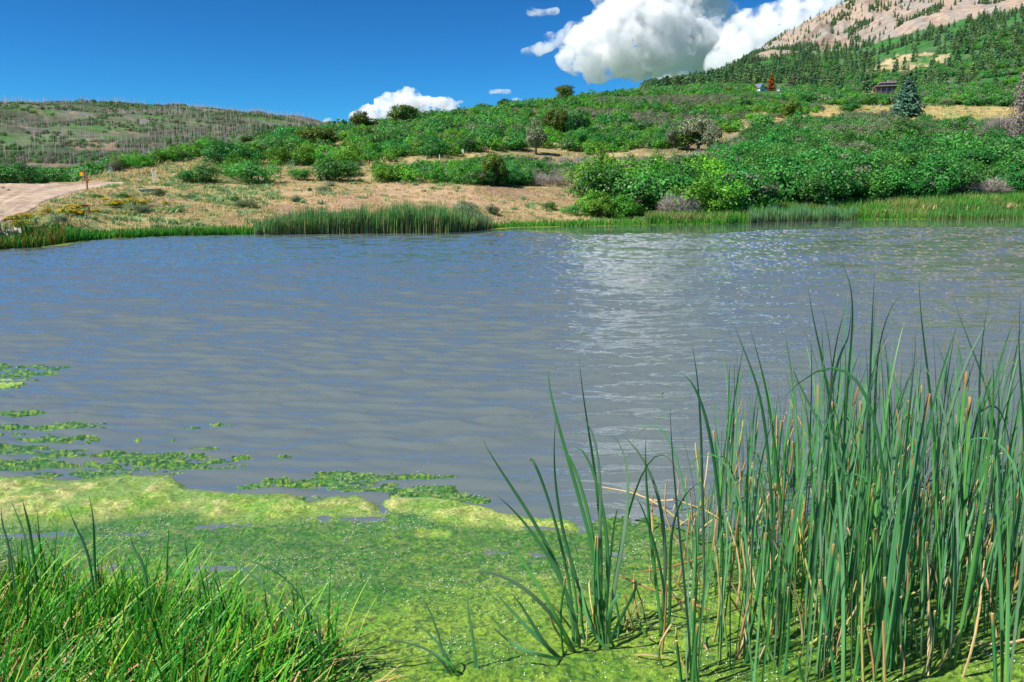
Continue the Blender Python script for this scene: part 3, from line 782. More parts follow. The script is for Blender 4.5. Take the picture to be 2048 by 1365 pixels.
# greenery left of and beyond the road
for k, (px, hp, wp) in enumerate([(18, 26, 42), (45, 44, 50), (8, 38, 46), (72, 24, 40), (-30, 40, 60), (88, 18, 26)]):
    P, w, h = single_at(px, 367, wp, hp, 120)
    lb = ['short oak behind the orange post left of the road', 'tallest oak rising behind the left end of the road', 'oak at the frame edge left of the road', 'low oak where the road meets the crest', 'oak out past the left edge of the road', 'lowest oak at the right tip of the clump behind the road'][k]
    shrub_obj('blue', w, h, P, k * 2, lb, 'tree', None, 'oak_tree', k)
P, r_, px, py = sample_world(1100, -100, 262, 140, 420, rg)
m = visible(P, 4)
P = P[m]
scatter('valley_brush', P, [lowk['blue'] + int(rng.integers(3)) for _ in P], 2.3 + 1.4 * rng.random(len(P)), rng.random(len(P)) * 6, lows, 'dark oak brush filling the valley beyond the road')

# ------------------------------------------------------------------ individual trees
jm = [jun_crown(s_, 1.0, 1.0) for s_ in (1, 2, 3)]
jt = trunk_mesh(.7, .05, 4)
def tree(name, crown_me, trunk_me, px, py, wp, hp, lb, rmax=300, rz=0.0, cat='tree', group=None, rmin=20):
    P = hit(px, py, rmin, rmax); d = float((P - np.array([0, 0, CAMH])) @ FW); w, h = wp * d / FPX * (1.15 if name == 'juniper' else 1), hp * d / FPX * (1.2 if name == 'juniper' else 1)
    e = link(name, None, loc=(P[0], P[1], P[2] - .1), rot=(0, 0, rz)); e.scale = (w, w, h)
    if crown_me: link('crown', crown_me, e)
    link('trunk', trunk_me, e)
    return tag(e, lb, cat, group)
for k, (px, py, wp, hp, lb) in enumerate([
    (805, 256, 54, 38, 'broad dark juniper on the skyline in front of the small cloud'), (722, 266, 34, 36, 'upright juniper on the skyline at the left edge of the small cloud'),
    (750, 264, 50, 22, 'low spreading juniper between the two skyline junipers'), (640, 301, 74, 38, 'wide olive juniper standing on the slope left of the skyline pair'),
    (729, 285, 32, 26, 'small olive juniper below the skyline pair'), (790, 268, 34, 22, 'brownish low juniper under the broad skyline one'),
    (843, 244, 18, 16, 'little round juniper right of the broad skyline one'), (868, 238, 18, 12, 'small pale juniper on the skyline, second right of the broad one'),
    (1010, 212, 28, 14, 'low juniper pair on the skyline under the tiny clouds'), (1130, 203, 34, 28, 'lone round juniper on the skyline'),
    (1113, 272, 50, 44, 'reddish olive juniper beside the dark oak in mid hill'), (1580, 245, 36, 38, 'small round juniper by the bare dirt under the meadow'),
    (355, 298, 32, 16, 'flat topped juniper above the crest hedge'), (495, 290, 24, 16, 'dark juniper on the left shoulder of the hill'), (318, 330, 26, 24, 'yellowish juniper inside the crest hedge'),
    (1378, 303, 52, 34, 'olive bush at the foot of the greyish trees'), (1460, 178 + 8, 20, 12, 'dark juniper at the top of the green hill'), (985, 372, 44, 56, 'brownish juniper rising out of the row below the path')]):
    tree('juniper', jm[k % 3], jt, px, py, wp, hp, lb, 275, k * 1.1)
dk = jun_crown(9, 1.0, 1.0, (0.03, 0.16, 0.04), (0.008, 0.07, 0.02))
tree('oak_tree', dk, jt, 1152, 280, 50, 50, 'dark green round oak beside the reddish juniper in mid hill', 275)
gy = [jun_crown(20 + s_, 0.9, 1.0, (0.30, 0.35, 0.20), (0.19, 0.24, 0.13), nclump=120, per=22) for s_ in (0, 1)]
for k, (px, py, wp, hp, lb) in enumerate([(1070, 308, 50, 66, 'pale grey green tree beside the dirt path'), (1395, 305, 84, 74, 'large greyish half bare tree in the middle of the hill'), (1350, 300, 48, 52, 'greyish tree left of the larger half bare one'), (1425, 308, 44, 62, 'sparse grey tree right of the larger half bare one')]):
    tree('grey_tree', gy[k % 2], jt, px, py, wp, hp, lb, 275, k)
# blue spruce in the meadow
spr = conifer_crown(5, 34, 15, 16, .085, (0.14, 0.27, 0.19), (0.05, 0.13, 0.09), droop=.12, width=.44)
tk = trunk_mesh(.9, .02, 8, 0)
tree('blue_spruce', spr, tk, 1812, 238, 78, 80, 'big blue green spruce at the edge of the yellow meadow', 230)
for k, (px, py, wp, hp, lb) in enumerate([(1701, 219 + 6, 46, 17, 'flat dark bush in the yellow meadow'), (1768, 232, 24, 12, 'small pale bush at the left foot of the spruce')]):
    P, w, h = single_at(px, py, wp, hp, 330)
    shrub_obj('blue' if k == 0 else 'sage', w, h, P, k, lb, 'bush', None, 'bush', k)
# bare grey trees at the right edge and bare bushes by the shore
dead = twig_brush('branches', 1.0, 1.0, 420, np.random.default_rng(44), (0.40, 0.35, 0.30))
dead2 = conifer_crown(15, 34, 14, 13, .035, (0.38, 0.33, 0.29), (0.26, 0.22, 0.19), sparse=.25, width=.40)
def bare(px, py, wp, hp, lb, rmax=200, nm='bare_tree', cat='tree', me=dead):
    P = hit(px, py, 20, rmax); d = float((P - np.array([0, 0, CAMH])) @ FW)
    e = link(nm, None, loc=P, rot=(0, 0, px)); e.scale = (wp * d / FPX, wp * d / FPX, hp * d / FPX)
    link('branches', me, e); link('trunk', tk if me is dead2 else jt, e)
    return tag(e, lb, cat)
bare(2034, 300, 84, 175, 'tall leafless grey tree at the right edge of the picture', me=dead2)
bare(2000, 290, 60, 52, 'wide tangle of bare grey branches left of the tall leafless tree', 175)
bare(2034, 345, 80, 60, 'bare silvery branches over the right end of the thicket', 125)
bare(1913, 394, 66, 40, 'bare grey fan shaped bush on the grassy shore', 110, 'bare_bush', 'bush')
bare(1983, 396, 60, 36, 'bare bush with an orange stub, near the right edge by the shore', 110, 'bare_bush', 'bush')
bare(1755, 400, 40, 34, 'small bare bush leaning out of the thicket above the shore', 110, 'bare_bush', 'bush')

# ------------------------------------------------------------------ pine forest, far slopes, burnt hill
PC = [((0.21, 0.37, 0.15), (0.09, 0.21, 0.08)), ((0.15, 0.29, 0.15), (0.07, 0.17, 0.09)), ((0.22, 0.33, 0.12), (0.10, 0.19, 0.07)), ((0.18, 0.33, 0.13), (0.08, 0.19, 0.07))]
pA = [conifer_crown(30 + i, (9, 12, 8, 11)[i], 5, 6, .13, PC[i][0], PC[i][1], width=(.20, .24, .36, .30)[i], sparse=.12) for i in range(4)]
pA[2].name = 'crown'
pT = trunk_mesh(.85, .022, 3, 0)
pO = conifer_crown(50, 14, 7, 8, .11, (0.52, 0.17, 0.03), (0.36, 0.11, 0.02), width=.4)
pP = conifer_crown(51, 13, 6, 7, .11, (0.22, 0.16, 0.12), (0.14, 0.10, 0.08), width=.34)
tree('dead_pine', pO, pT, 1542, 182, 32, 32, 'orange dead pine beside the white house', 700, rmin=330)
for px, py, hp, lb in ((1586, 186, 38, 'faded pinkish dead pine right of the orange one'), (1600, 160, 26, 'brownish dead pine higher up the slope'), (1467, 140, 20, 'reddish dead pine on the forest edge')):
    tree('dead_pine', pP, pT, px, py, hp * .7, hp, lb, 1200, rmin=330)
upper = lambda px: np.interp(px, [1280, 1300, 1370, 1450, 1500, 1640, 1750, 1850, 2048, 2300], [186, 178, 164, 142, 118, 104, 92, 62, 16, -20])
lower = lambda px: np.interp(px, [1280, 1450, 1560, 1640, 1740, 1850, 1950, 2048, 2300], [190, 186, 190, 186, 160, 95, 120, 150, 150])
pin = []
P, r_, px, py = sample_world(30000, 1270, 2120, 480, 1260, rg)
q = fbm(P[:, 0] / 55, P[:, 1] / 55, o=3, seed=99)
dens = np.where(py < lower(px), np.where(px > 1640, 0.05 + .26 * (q > .52), .16 + .22 * (q > .48)), 0.035 + .10 * (q > .56))
dens = np.where(inpoly(px, py, [(1720, 150), (1790, 100), (1920, 100), (1920, 130), (1800, 150)]), 0.02, dens)
dens *= np.clip(700 / r_, .4, 1.2) * .62
m = (py > upper(px) - 2) & (rng.random(len(P)) < dens) & visible(P, 8)
for k in np.where(m)[0]: pin.append((P[k], r_[k], 5 + 6 * rng.random(), px[k], py[k]))
# mountain trees grow in streaks between bare scree
P, r_, px, py = sample_world(26000, 1400, 2120, 1240, 2250, rg)
st = fbm((px - 1500) / 34 + (py) / 22, (px - 1500) / 110 - py / 60, o=3, seed=123)
m = (rng.random(len(P)) < np.where(st > .56, .36, .025) + .2 * (py > upper(px) - 14)) & visible(P, 10)
m2 = m & (px < 1720 + 0 * px)
for k in np.where(m)[0]: pin.append((P[k], r_[k], 5 + 5 * rng.random(), px[k], py[k]))
# pines at the left shoulder, behind the hill
P, r_, px, py = sample_world(5200, 520, 720, 300, 900, rg)
m = visible(P, 7) & (rng.random(len(P)) < .35)
for k in np.where(m)[0]: pin.append((P[k], r_[k], 4 + 4 * rng.random(), px[k], py[k]))
for px, py, hp in ((1720, 196, 16), (1666, 205, 26), (1703, 208, 24), (1685, 208, 18), (1790, 150, 24), (1654, 172, 22), (1914, 134, 30), (1990, 110, 30), (1890, 160, 18), (1740, 128, 22), (1950, 190, 12), (1932, 165, 14)):
    Pq = hit(px, py, 330, 1200); pin.append((Pq, float(np.hypot(*Pq[:2])), hp * np.hypot(*Pq[:2]) / FPX, px, py))
nohouse = lambda px, py: ((px > 1500) & (px < 1572) & (py > 168) & (py < 205)) | ((px > 1742) & (px < 1796) & (py > 176) & (py < 205))
pin = [c for c in pin if not nohouse(c[3], c[4])]
pin.sort(key=lambda c: -c[2] / c[1])
print('pines', len(pin))
NP = 200
for k, (P, r_, h, px, py) in enumerate(pin[:NP]):
    e = link('pine_tree', None, loc=(P[0], P[1], P[2] - .3), rot=(0, 0, rng.random() * 6)); e.scale = (h * 1.1, h * 1.1, h)
    link('crown', pA[k % 4], e); link('trunk', pT, e)
    wh = 'left of the green hill' if px < 1000 else 'on the skyline left of the white house' if px < 1500 else 'just above the white house and orange tree' if px < 1570 else 'between the two houses' if px < 1660 and py > 140 else 'high under the bare rock' if py < 120 and px < 1750 else 'above the white house' if px < 1660 else 'above the brown house' if px < 1820 and py < 170 else 'around the brown house' if px < 1820 else 'on the green slope right of the spruce'
    tag(e, 'dark green pine among those ' + wh, 'tree', 'pines ' + wh)
rst = pin[NP:]
scatter('forest', [c[0] for c in rst], rng.integers(0, 4, len(rst)), [c[2] for c in rst], rng.random(len(rst)) * 6, pA, 'dark pine forest climbing the slope under the bare mountain')
# green brush on the far right slopes
P, r_, px, py = sample_world(9000, 1270, 2120, 325, 900, rg)
q = fbm(P[:, 0] / 30, P[:, 1] / 30, o=3, seed=55)
m = (q > .42) & visible(P, 2) & ~inpoly(px, py, [(1720, 205), (1722, 185), (1760, 180), (1800, 200)]) & ~inpoly(px, py, [(1720, 150), (1790, 100), (1920, 100), (1920, 130), (1800, 150)]) & (rng.random(len(P)) < np.clip(420 / r_, .3, 1)) & ~nohouse(px, py)
P = P[m]; q = q[m]
scatter('slope_brush', P, [(lowk['blue'] if rng.random() < .7 else lowk['oak'] if rng.random() < .5 else lowk['mix']) + int(rng.integers(3)) for _ in P], 2.0 + 2.4 * rng.random(len(P)), rng.random(len(P)) * 6, lows, 'green brush on the slopes below the pine forest')
# burnt hill: grey snags and regrown brush
P, r_, px, py = sample_world(26000, -120, 760, 480, 1560, rg)
q = fbm(P[:, 0] / 60 + 5, P[:, 1] / 45, o=4, seed=161)
m = (rng.random(len(P)) < np.where(q > .5, .30, .06)) & visible(P, 5)
P = P[m]; n = len(P); print('snags', n)
h = 6 + 7 * rng.random(n); w = .12 + .10 * rng.random(n)
sg = np.zeros((n, 4, 3)); a_ = rng.random(n) * 6.28
for j in range(3):
    sg[:, j, 0] = P[:, 0] + np.cos(a_ + j * 2.094) * w * (r_[m] / 1000 + .3); sg[:, j, 1] = P[:, 1] + np.sin(a_ + j * 2.094) * w * (r_[m] / 1000 + .3); sg[:, j, 2] = P[:, 2] - 1
sg[:, 3] = P + np.stack([rng.normal(size=n) * .5, rng.normal(size=n) * .5, h], -1)
b4 = np.arange(n)[:, None] * 4
sf = np.concatenate([b4 + np.array([[0, 1, 3]]), b4 + np.array([[1, 2, 3]]), b4 + np.array([[2, 0, 3]])])
sc_ = np.repeat(np.array([[0.21, 0.19, 0.18]]) * (.6 + .9 * rng.random((n, 1))), 4, axis=0)
tag(link('burnt_snags', mesh_np('burnt_snags', sg.reshape(-1, 3), sf, sc_, M_twig)), 'grey burnt tree trunks standing all over the far left hill', kind='stuff')
P, r_, px, py = sample_world(9000, -120, 760, 420, 1500, rg)
q = fbm(P[:, 0] / 50, P[:, 1] / 50, o=4, seed=171)
m = (q > .46) & visible(P, 3) & (rng.random(len(P)) < .75)
P = P[m]
scatter('hill_brush', P, [(lowk['blue'] if rng.random() < .4 else lowk['mix'] if rng.random() < .5 else lowk['sage']) + int(rng.integers(3)) for _ in P], 1.6 + 2.0 * rng.random(len(P)), rng.random(len(P)) * 6, lows, 'low green regrowth on the burnt hill')

# ------------------------------------------------------------------ blades: shore grass, far reeds, dry grass
def blades(base, h, w, lean, az, c0, c1, seg=3, tipw=.12, rg=rng, droop=0.6, bright=.3):
    """ribbons: base (n,3), height, width, horizontal reach, azimuth; colour from foot c0 to tip c1 (n,3)"""
    n = len(base); t_ = np.linspace(0, 1, seg + 1)
    d = np.stack([np.cos(az), np.sin(az), az * 0], -1); s = np.stack([-np.sin(az + .6), np.cos(az + .6), az * 0], -1)
    vs, cs = [], []
    var = (1 - bright / 2 + bright * rg.random((n, 1)))
    for q in t_:
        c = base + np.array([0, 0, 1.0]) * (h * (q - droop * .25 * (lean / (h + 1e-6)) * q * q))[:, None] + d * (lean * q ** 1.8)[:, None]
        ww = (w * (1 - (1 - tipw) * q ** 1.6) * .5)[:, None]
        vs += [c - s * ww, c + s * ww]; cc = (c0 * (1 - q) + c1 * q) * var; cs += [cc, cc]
    V_ = np.stack(vs, 1).reshape(-1, 3); C_ = np.stack(cs, 1).reshape(-1, 3); k = 2 * (seg + 1)
    b_ = (np.arange(n) * k)[:, None, None]
    f = np.array([[2 * i, 2 * i + 1, 2 * i + 3, 2 * i + 2] for i in range(seg)])[None]
    return V_, (b_ + f).reshape(-1, 4), C_
def shore_pt(px, off):
    """points a given distance behind (+) or in front (-) of the far waterline"""
    a_ = np.arctan2((px - 1024) / FPX, math.cos(PITCH) + (682.5 - 460) / FPX * math.sin(PITCH)); r_ = np.interp(a_, sh_az, sh_r) + off
    x, y = r_ * np.sin(a_), r_ * np.cos(a_); z = np.where(off > 0, ground_z(x, y), -0.02)
    return np.stack([x, y, z], -1)
def pick(cols, n, p=None):
    cols = np.array(cols); return cols[rng.choice(len(cols), n, p=p)]

n = 15000
px = -60 + 2200 * rng.random(n); off = rng.random(n) ** 1.4 * np.interp(px, [-60, 100, 160, 1000, 1300, 2100], [1.6, 2.4, 1.3, 1.6, 3.5, 7.0]) - .25
P = shore_pt(px, off); hh = (.20 + .25 * rng.random(n)) * np.interp(px, [-60, 120, 200, 480, 900, 1000, 1300, 1500, 2100], [1.1, 1.9, 1.2, 1.2, .8, .8, 1.2, 1.9, 2.6])
g = pick([(0.05, 0.26, 0.02), (0.10, 0.34, 0.03), (0.03, 0.19, 0.02), (0.20, 0.27, 0.05)], n, [.4, .3, .2, .1])
rust = (px < 130) & (rng.random(n) < .3); g[rust] = (0.26, 0.16, 0.03)
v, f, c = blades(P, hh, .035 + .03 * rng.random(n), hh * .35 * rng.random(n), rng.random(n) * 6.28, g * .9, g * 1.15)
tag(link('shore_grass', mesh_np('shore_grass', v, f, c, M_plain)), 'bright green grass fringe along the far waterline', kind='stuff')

n = 17000
px = 1290 + 850 * rng.random(n); off = .5 + rng.random(n) * np.interp(px, [1290, 1400, 1600, 2140], [2, 6, 10, 16])
P = shore_pt(px, off); hh = .45 + .55 * rng.random(n); q = fbm(P[:, 0] / 3, P[:, 1] / 3, o=2, seed=3)
g = pick([(0.07, 0.29, 0.03), (0.13, 0.36, 0.05), (0.26, 0.34, 0.07), (0.04, 0.2, 0.03)], n, [.35, .3, .2, .15]); g[q > .6] = g[q > .6] * .4 + np.array((0.36, 0.32, 0.12)) * .6
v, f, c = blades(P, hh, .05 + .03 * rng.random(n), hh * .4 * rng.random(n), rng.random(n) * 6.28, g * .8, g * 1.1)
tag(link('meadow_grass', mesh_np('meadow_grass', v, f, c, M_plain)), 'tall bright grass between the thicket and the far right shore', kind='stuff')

def reed_bed(name, n, fpx, hfun, offr, cols, lb):
    px = fpx(n); off = offr[0] + (offr[1] - offr[0]) * rng.random(n)
    P = shore_pt(px, off); P[:, 2] = np.where(off < 0, -.02, P[:, 2])
    hh = hfun(px) * (.72 + .42 * rng.random(n) ** 1.5) * (.8 + .4 * vnoise(px / 14, off * 2, seed=19)); g = pick(cols, n)
    foot = np.array([(0.36, 0.27, 0.08)]) * np.ones((n, 1)); 
    v, f, c = blades(P, hh, .03 + .025 * rng.random(n), hh * .22 * rng.random(n) ** 1.5, rng.normal(0.3, 1.4, n), foot * .45 + g * .55, g * 1.1, seg=4)
    tag(link(name, mesh_np(name, v, f, c, M_reed)), lb, kind='stuff')
RC = [(0.03, 0.20, 0.045), (0.05, 0.28, 0.06), (0.02, 0.14, 0.035), (0.08, 0.32, 0.07), (0.30, 0.30, 0.12)]
reed_bed('reeds', 9000, lambda n: 508 + 445 * rng.random(n) ** 1.0, lambda p: np.interp(p, [508, 540, 580, 640, 735, 745, 800, 850, 900, 930, 953], [.6, .95, 1.25, 1.45, 1.6, 1.35, 1.7, 1.75, 1.5, 1.2, .7]), (-1.3, 1.0), RC, 'dense dark green reed bed standing in the water at the far shore')
reed_bed('reeds', 700, lambda n: 925 + 60 * rng.random(n), lambda p: np.interp(p, [925, 950, 985], [1.7, 1.3, .7]), (-.5, 1.5), [(0.09, 0.2, 0.08), (0.14, 0.22, 0.10)], 'thin pale reeds at the right end of the reed bed')
reed_bed('reeds', 1700, lambda n: 1495 + 215 * rng.random(n), lambda p: 1.35 + .25 * np.sin(p / 9.0), (-1.0, .8), [(0.09, 0.30, 0.12), (0.05, 0.24, 0.08), (0.13, 0.33, 0.14)], 'bluish reeds in the shallow water below the thicket')
reed_bed('reeds', 1700, lambda n: 1850 + 250 * rng.random(n), lambda p: 1.1 + .2 * np.sin(p / 13.0), (-.8, 2), [(0.03, 0.22, 0.04), (0.05, 0.28, 0.05)], 'green reeds along the shore at the far right')
# pale algae line at the far waterline
px = np.linspace(80, 2100, 400); o_ = []
for k in range(3): o_.append(shore_pt(px, np.full(400, .4 - (k / 2) * (1.0 + .5 * np.sin(px / 50) + .4 * np.sin(px / 17)) * np.interp(px, [80, 130, 260, 300, 950, 1000, 1250, 1300], [1, 1.6, 1, .3, .3, 1.3, 1.6, .5]))))
for k, q in enumerate(o_): q[:, 2] = .012
o_ = np.array(o_); kk = np.arange(1200).reshape(3, 400); fz = np.stack([kk[:-1, :-1], kk[:-1, 1:], kk[1:, 1:], kk[1:, :-1]], -1).reshape(-1, 4)
M_alg = leaf_mat('algae', .45, .12, 0, 0, .5)
tag(link('algae', mesh_np('algae', o_.reshape(-1, 3), fz, np.tile((0.32, 0.38, 0.05), (1200, 1)), M_alg)), 'thin yellow green scum line along the far waterline', kind='stuff')

# dry grass tufts over the bank
def tuft_mesh(name, n, cols, h, sp, wd=.05, seed=0, lean=.5):
    r_ = np.random.default_rng(seed); b_ = np.stack([r_.normal(size=n) * sp, r_.normal(size=n) * sp, np.zeros(n) - .02], -1); hh = h * (.5 + .6 * r_.random(n)); g = np.array(cols)[r_.integers(0, len(cols), n)]
    v, f, c = blades(b_, hh, np.full(n, wd), hh * lean * (0.3 + r_.random(n)), r_.random(n) * 6.28, g * .85, g * 1.1, seg=2, rg=r_)
    return mesh_np(name, v, f, c, M_plain)
tf = [tuft_mesh('tuft', 26, [(0.62, 0.48, 0.22), (0.54, 0.40, 0.17), (0.68, 0.55, 0.28)], .28, .22, seed=s_) for s_ in range(3)]
tf += [tuft_mesh('tuft', 26, [(0.26, 0.36, 0.10), (0.18, 0.32, 0.08), (0.42, 0.42, 0.16)], .28, .2, seed=10 + s_) for s_ in range(3)]
tf += [tuft_mesh('tuft', 40, [(0.16, 0.33, 0.10), (0.22, 0.38, 0.14), (0.30, 0.42, 0.20)], .30, .15, .05, seed=20 + s_, lean=.9) for s_ in range(3)]
P, r_, px, py = sample_world(26000, -150, 1600, 34, 118, rg)
rsh = np.interp(np.arctan2(P[:, 0], P[:, 1]), sh_az, sh_r)
road_p = [(-400, 700), (-100, 495), (0, 445), (62, 424), (92, 403), (140, 389), (185, 376), (262, 364), (20, 362), (-40, 380), (-80, 405), (-110, 435), (-330, 515)]
inroad = inpoly(px, py - 4, road_p) | inpoly(px, py, road_p)
q1 = fbm(P[:, 0] / 5, P[:, 1] / 5, o=3, seed=81)
left = px < 560
m = (r_ > rsh + .8) & ~inroad & (rng.random(len(P)) < np.where(left, .75, .22 + .5 * (q1 > .52)))
P, px, q1, left = P[m], px[m], q1[m], left[m]
gr_ = rng.random(len(P)) < np.where(left, .22 + .5 * (q1 > .5), .22)
sg_ = rng.random(len(P)) < np.where(left & (q1 > .47), .20, .05)
kid = rng.integers(0, 3, len(P)) + 3 * gr_; kid = np.where(sg_, 6 + rng.integers(0, 3, len(P)), kid)
scatter('dry_grass', P, kid, np.where(sg_, .8 + .8 * rng.random(len(P)), .45 + .5 * rng.random(len(P))), rng.random(len(P)) * 6, tf, 'dry yellow grass and small green weeds covering the far bank')
P, r_, px, py = sample_world(16000, 200, 2120, 92, 335, rg)
m = visible(P, .6) & (inpaths(px, py) == False) & ((py > 200) | (r_ > 185))
m &= (rng.random(len(P)) < .5) & ~((r_ > 185) & (r_ < 335) & (px > 1480) & (rng.random(len(P)) < .4))
P, r_ = P[m], r_[m]
scatter('hill_grass', P, np.where(rng.random(len(P)) < .6, rng.integers(0, 3, len(P)), 3 + rng.integers(0, 6, len(P))), 1.2 + 1.4 * rng.random(len(P)), rng.random(len(P)) * 6, tf, 'dry grass and weeds between the oak shrubs on the hill')

# yellow flowering brush on the left slope
def rabbit(seed):
    r_ = np.random.default_rng(seed); L0 = lobes_for(1.1, .8, 5, r_)
    v1, f1, c1 = crown(L0, 60, 14, .08, .12, r_, (0.16, 0.30, 0.06), (0.08, 0.18, 0.05), under=.3)
    up_ = [(a, b_, c_ + .06, rx, ry, rz) for a, b_, c_, rx, ry, rz in L0]
    v2, f2, c2 = crown(up_, 90, 14, .07, .08, r_, (0.80, 0.56, 0.02), (0.62, 0.47, 0.03), under=0, inner=0)
    k_ = (v2.reshape(-1, 4, 3)[:, 0, 2] > .38); v2 = v2.reshape(-1, 4, 3)[k_].reshape(-1, 3); c2 = c2.reshape(-1, 4, 3)[k_].reshape(-1, 3)
    return mesh_np('foliage', v1, f1, c1, M_oak), mesh_np('flowers', v2, np.arange(len(v2)).reshape(-1, 4), c2, M_plain)
rb = [rabbit(s_) for s_ in range(3)]
for k, (px, py, wp, hp, lb) in enumerate([
    (27, 446, 26, 16, 'yellow flowering bush nearest the road at the far left'), (45, 446, 30, 21, 'largest yellow flowering bush beside the road at the left'), (57, 444, 24, 18, 'yellow flowering bush touching the large roadside one'),
    (45, 455, 32, 15, 'low yellow flowering bush in front of the roadside ones'), (96, 428, 20, 12, 'small yellow green flowering bush between the roadside bushes and the sign'),
    (132, 434, 36, 18, 'broad yellow flowering bush at the left leg of the brown sign'), (148, 424, 26, 16, 'yellow flowering bush behind the brown sign'), (162, 435, 26, 17, 'yellow flowering bush right under the brown sign'),
    (193, 428, 20, 10, 'small yellow flowering bush right of the brown sign'), (80, 434, 20, 9, 'sparse yellow flowers beside the road bend'),
    (233, 417, 34, 18, 'broad flowering bush further up the slope right of the brown sign'), (262, 409, 30, 13, 'sparse yellow flowering bush in the middle of the left slope'),
    (285, 411, 28, 12, 'pale flowering bush right of the sparse one'), (330, 410, 14, 8, 'tiny yellow flowering bush farthest right on the left slope'), (210, 404, 16, 8, 'small yellow flowering bush high on the left slope'), (262, 430, 26, 9, 'flat flowering weed low on the left slope')]):
    P, w, h = single_at(px, py, wp, hp)
    e = link('flowering_bush', None, loc=P, rot=(0, 0, k * 1.7)); e.scale = (w, w, h * 1.1)
    link('foliage', rb[k % 3][0], e); link('flowers', rb[k % 3][1], e); tag(e, lb, 'bush')
for k, (px, py) in enumerate([(1697, 222), (1735, 222), (1935, 236)]):
    P, w, h = single_at(px, py, 12, 5, 330); e = link('flowering_bush', None, loc=P); e.scale = (w, w, h); link('flowers', rb[k][1], e); link('foliage', rb[k][0], e)
    tag(e, ['yellow flower patch at the left of the meadow', 'orange yellow flower patch by the meadow posts', 'yellow flower patch in the meadow right of the spruce'][k], 'bush')

# ------------------------------------------------------------------ small things: box, cylinder helpers
def box(c, s, rot=None, bev=0.0):
    bm = bmesh.new(); bmesh.ops.create_cube(bm, size=1.0)
    bmesh.ops.scale(bm, vec=s, verts=bm.verts)
    if bev: bmesh.ops.bevel(bm, geom=bm.edges[:], offset=bev, segments=2, affect='EDGES')
    if rot: bmesh.ops.rotate(bm, cent=(0, 0, 0), matrix=Matrix.Rotation(rot[0], 3, rot[1]), verts=bm.verts)
    bmesh.ops.translate(bm, vec=c, verts=bm.verts)
    me = bpy.data.meshes.new('m'); bm.to_mesh(me); bm.free(); return me
def cyl(c, r, h, k=12, rot=None, r2=None):
    bm = bmesh.new(); bmesh.ops.create_cone(bm, cap_ends=True, segments=k, radius1=r, radius2=r if r2 is None else r2, depth=h)
    if rot: bmesh.ops.rotate(bm, cent=(0, 0, 0), matrix=Matrix.Rotation(rot[0], 3, rot[1]), verts=bm.verts)
    bmesh.ops.translate(bm, vec=c, verts=bm.verts)
    me = bpy.data.meshes.new('m'); bm.to_mesh(me); bm.free(); return me
def prism(pts, y0, y1):
    """outline in x,z pushed through from y0 to y1"""
    n = len(pts); bm = bmesh.new(); a = [bm.verts.new((x, y0, z)) for x, z in pts]; b_ = [bm.verts.new((x, y1, z)) for x, z in pts]
    bm.faces.new(a); bm.faces.new(b_[::-1])
    for i in range(n): bm.faces.new((a[i], b_[i], b_[(i + 1) % n], a[(i + 1) % n]))
    bmesh.ops.recalc_face_normals(bm, faces=bm.faces); me = bpy.data.meshes.new('m'); bm.to_mesh(me); bm.free(); return me
def part(name, me, mat, parent, **k):
    me.name = name; me.materials.clear(); me.materials.append(mat); return link(name, me, parent, **k)
def root(name, px, py, lb, cat, rz=0.0, rmin=20, rmax=110, group=None):
    P = hit(px, py, rmin, rmax); e = link(name, None, loc=P, rot=(0, 0, rz)); tag(e, lb, cat, group); d = float((P - np.array([0, 0, CAMH])) @ FW)
    return e, d / FPX
M_wood = noise_mat('rusty_wood', (0.30, 0.11, 0.035), (0.42, 0.17, 0.06), 9, .8, .3)
M_brown = noise_mat('brown_paint', (0.19, 0.075, 0.025), (0.28, 0.11, 0.04), 7, .6, .1)
M_yel = noise_mat('yellow_sign', (0.85, 0.42, 0.01), (0.75, 0.36, 0.01), 3, .5)
M_white = noise_mat('white_paint', (0.78, 0.78, 0.76), (0.62, 0.61, 0.58), 5, .5, .05)
M_galv = noise_mat('galvanised_steel', (0.36, 0.36, 0.35), (0.24, 0.24, 0.24), 12, .45, .05, metallic=.6)
M_util = noise_mat('grey_green_paint', (0.30, 0.36, 0.36), (0.24, 0.30, 0.31), 4, .5)
M_stone = noise_mat('rubble_stone', (0.52, 0.46, 0.44), (0.36, 0.31, 0.29), 3, .9, .5)
M_sand = noise_mat('sandy_rock', (0.30, 0.22, 0.15), (0.20, 0.14, 0.10), 4, .95, .5)
M_dark = noise_mat('hole_shade', (0.01, 0.01, 0.01), (0.02, 0.02, 0.02), 3, .9)
M_letter = noise_mat('pale_lettering', (0.55, 0.42, 0.25), (0.5, 0.38, 0.22), 5, .7)

e, s = root('warning_sign', 175, 381, 'orange wooden post with a small board, beside the dirt road', 'sign post', .15)
part('post', box((0, 0, s * 18), (.11, .11, s * 42), bev=.01), M_wood, e); part('board', box((-.02, -.075, s * 20), (s * 12, .03, s * 4.5), bev=.006), M_wood, e)
part('bracket', box((0, -.065, s * 27), (s * 3, .02, s * 2)), M_galv, e)
e, s = root('marker_sign', 165.5, 369, 'small yellow sign with a stepped top beyond the dirt road', 'sign', .1, rmax=120)
part('plate', prism([(-s * 3.8, s * 16), (s * 3.4, s * 16), (s * 3.4, s * 24), (s * 2.2, s * 24), (s * 1.6, s * 22.5), (s * 0.6, s * 25), (-s * .6, s * 25), (-s * 1.4, s * 22.5), (-s * 2.2, s * 24.5), (-s * 3.8, s * 24)], -.03, 0), M_yel, e)
part('post', box((0, .03, s * 9), (.07, .05, s * 20)), M_galv, e)
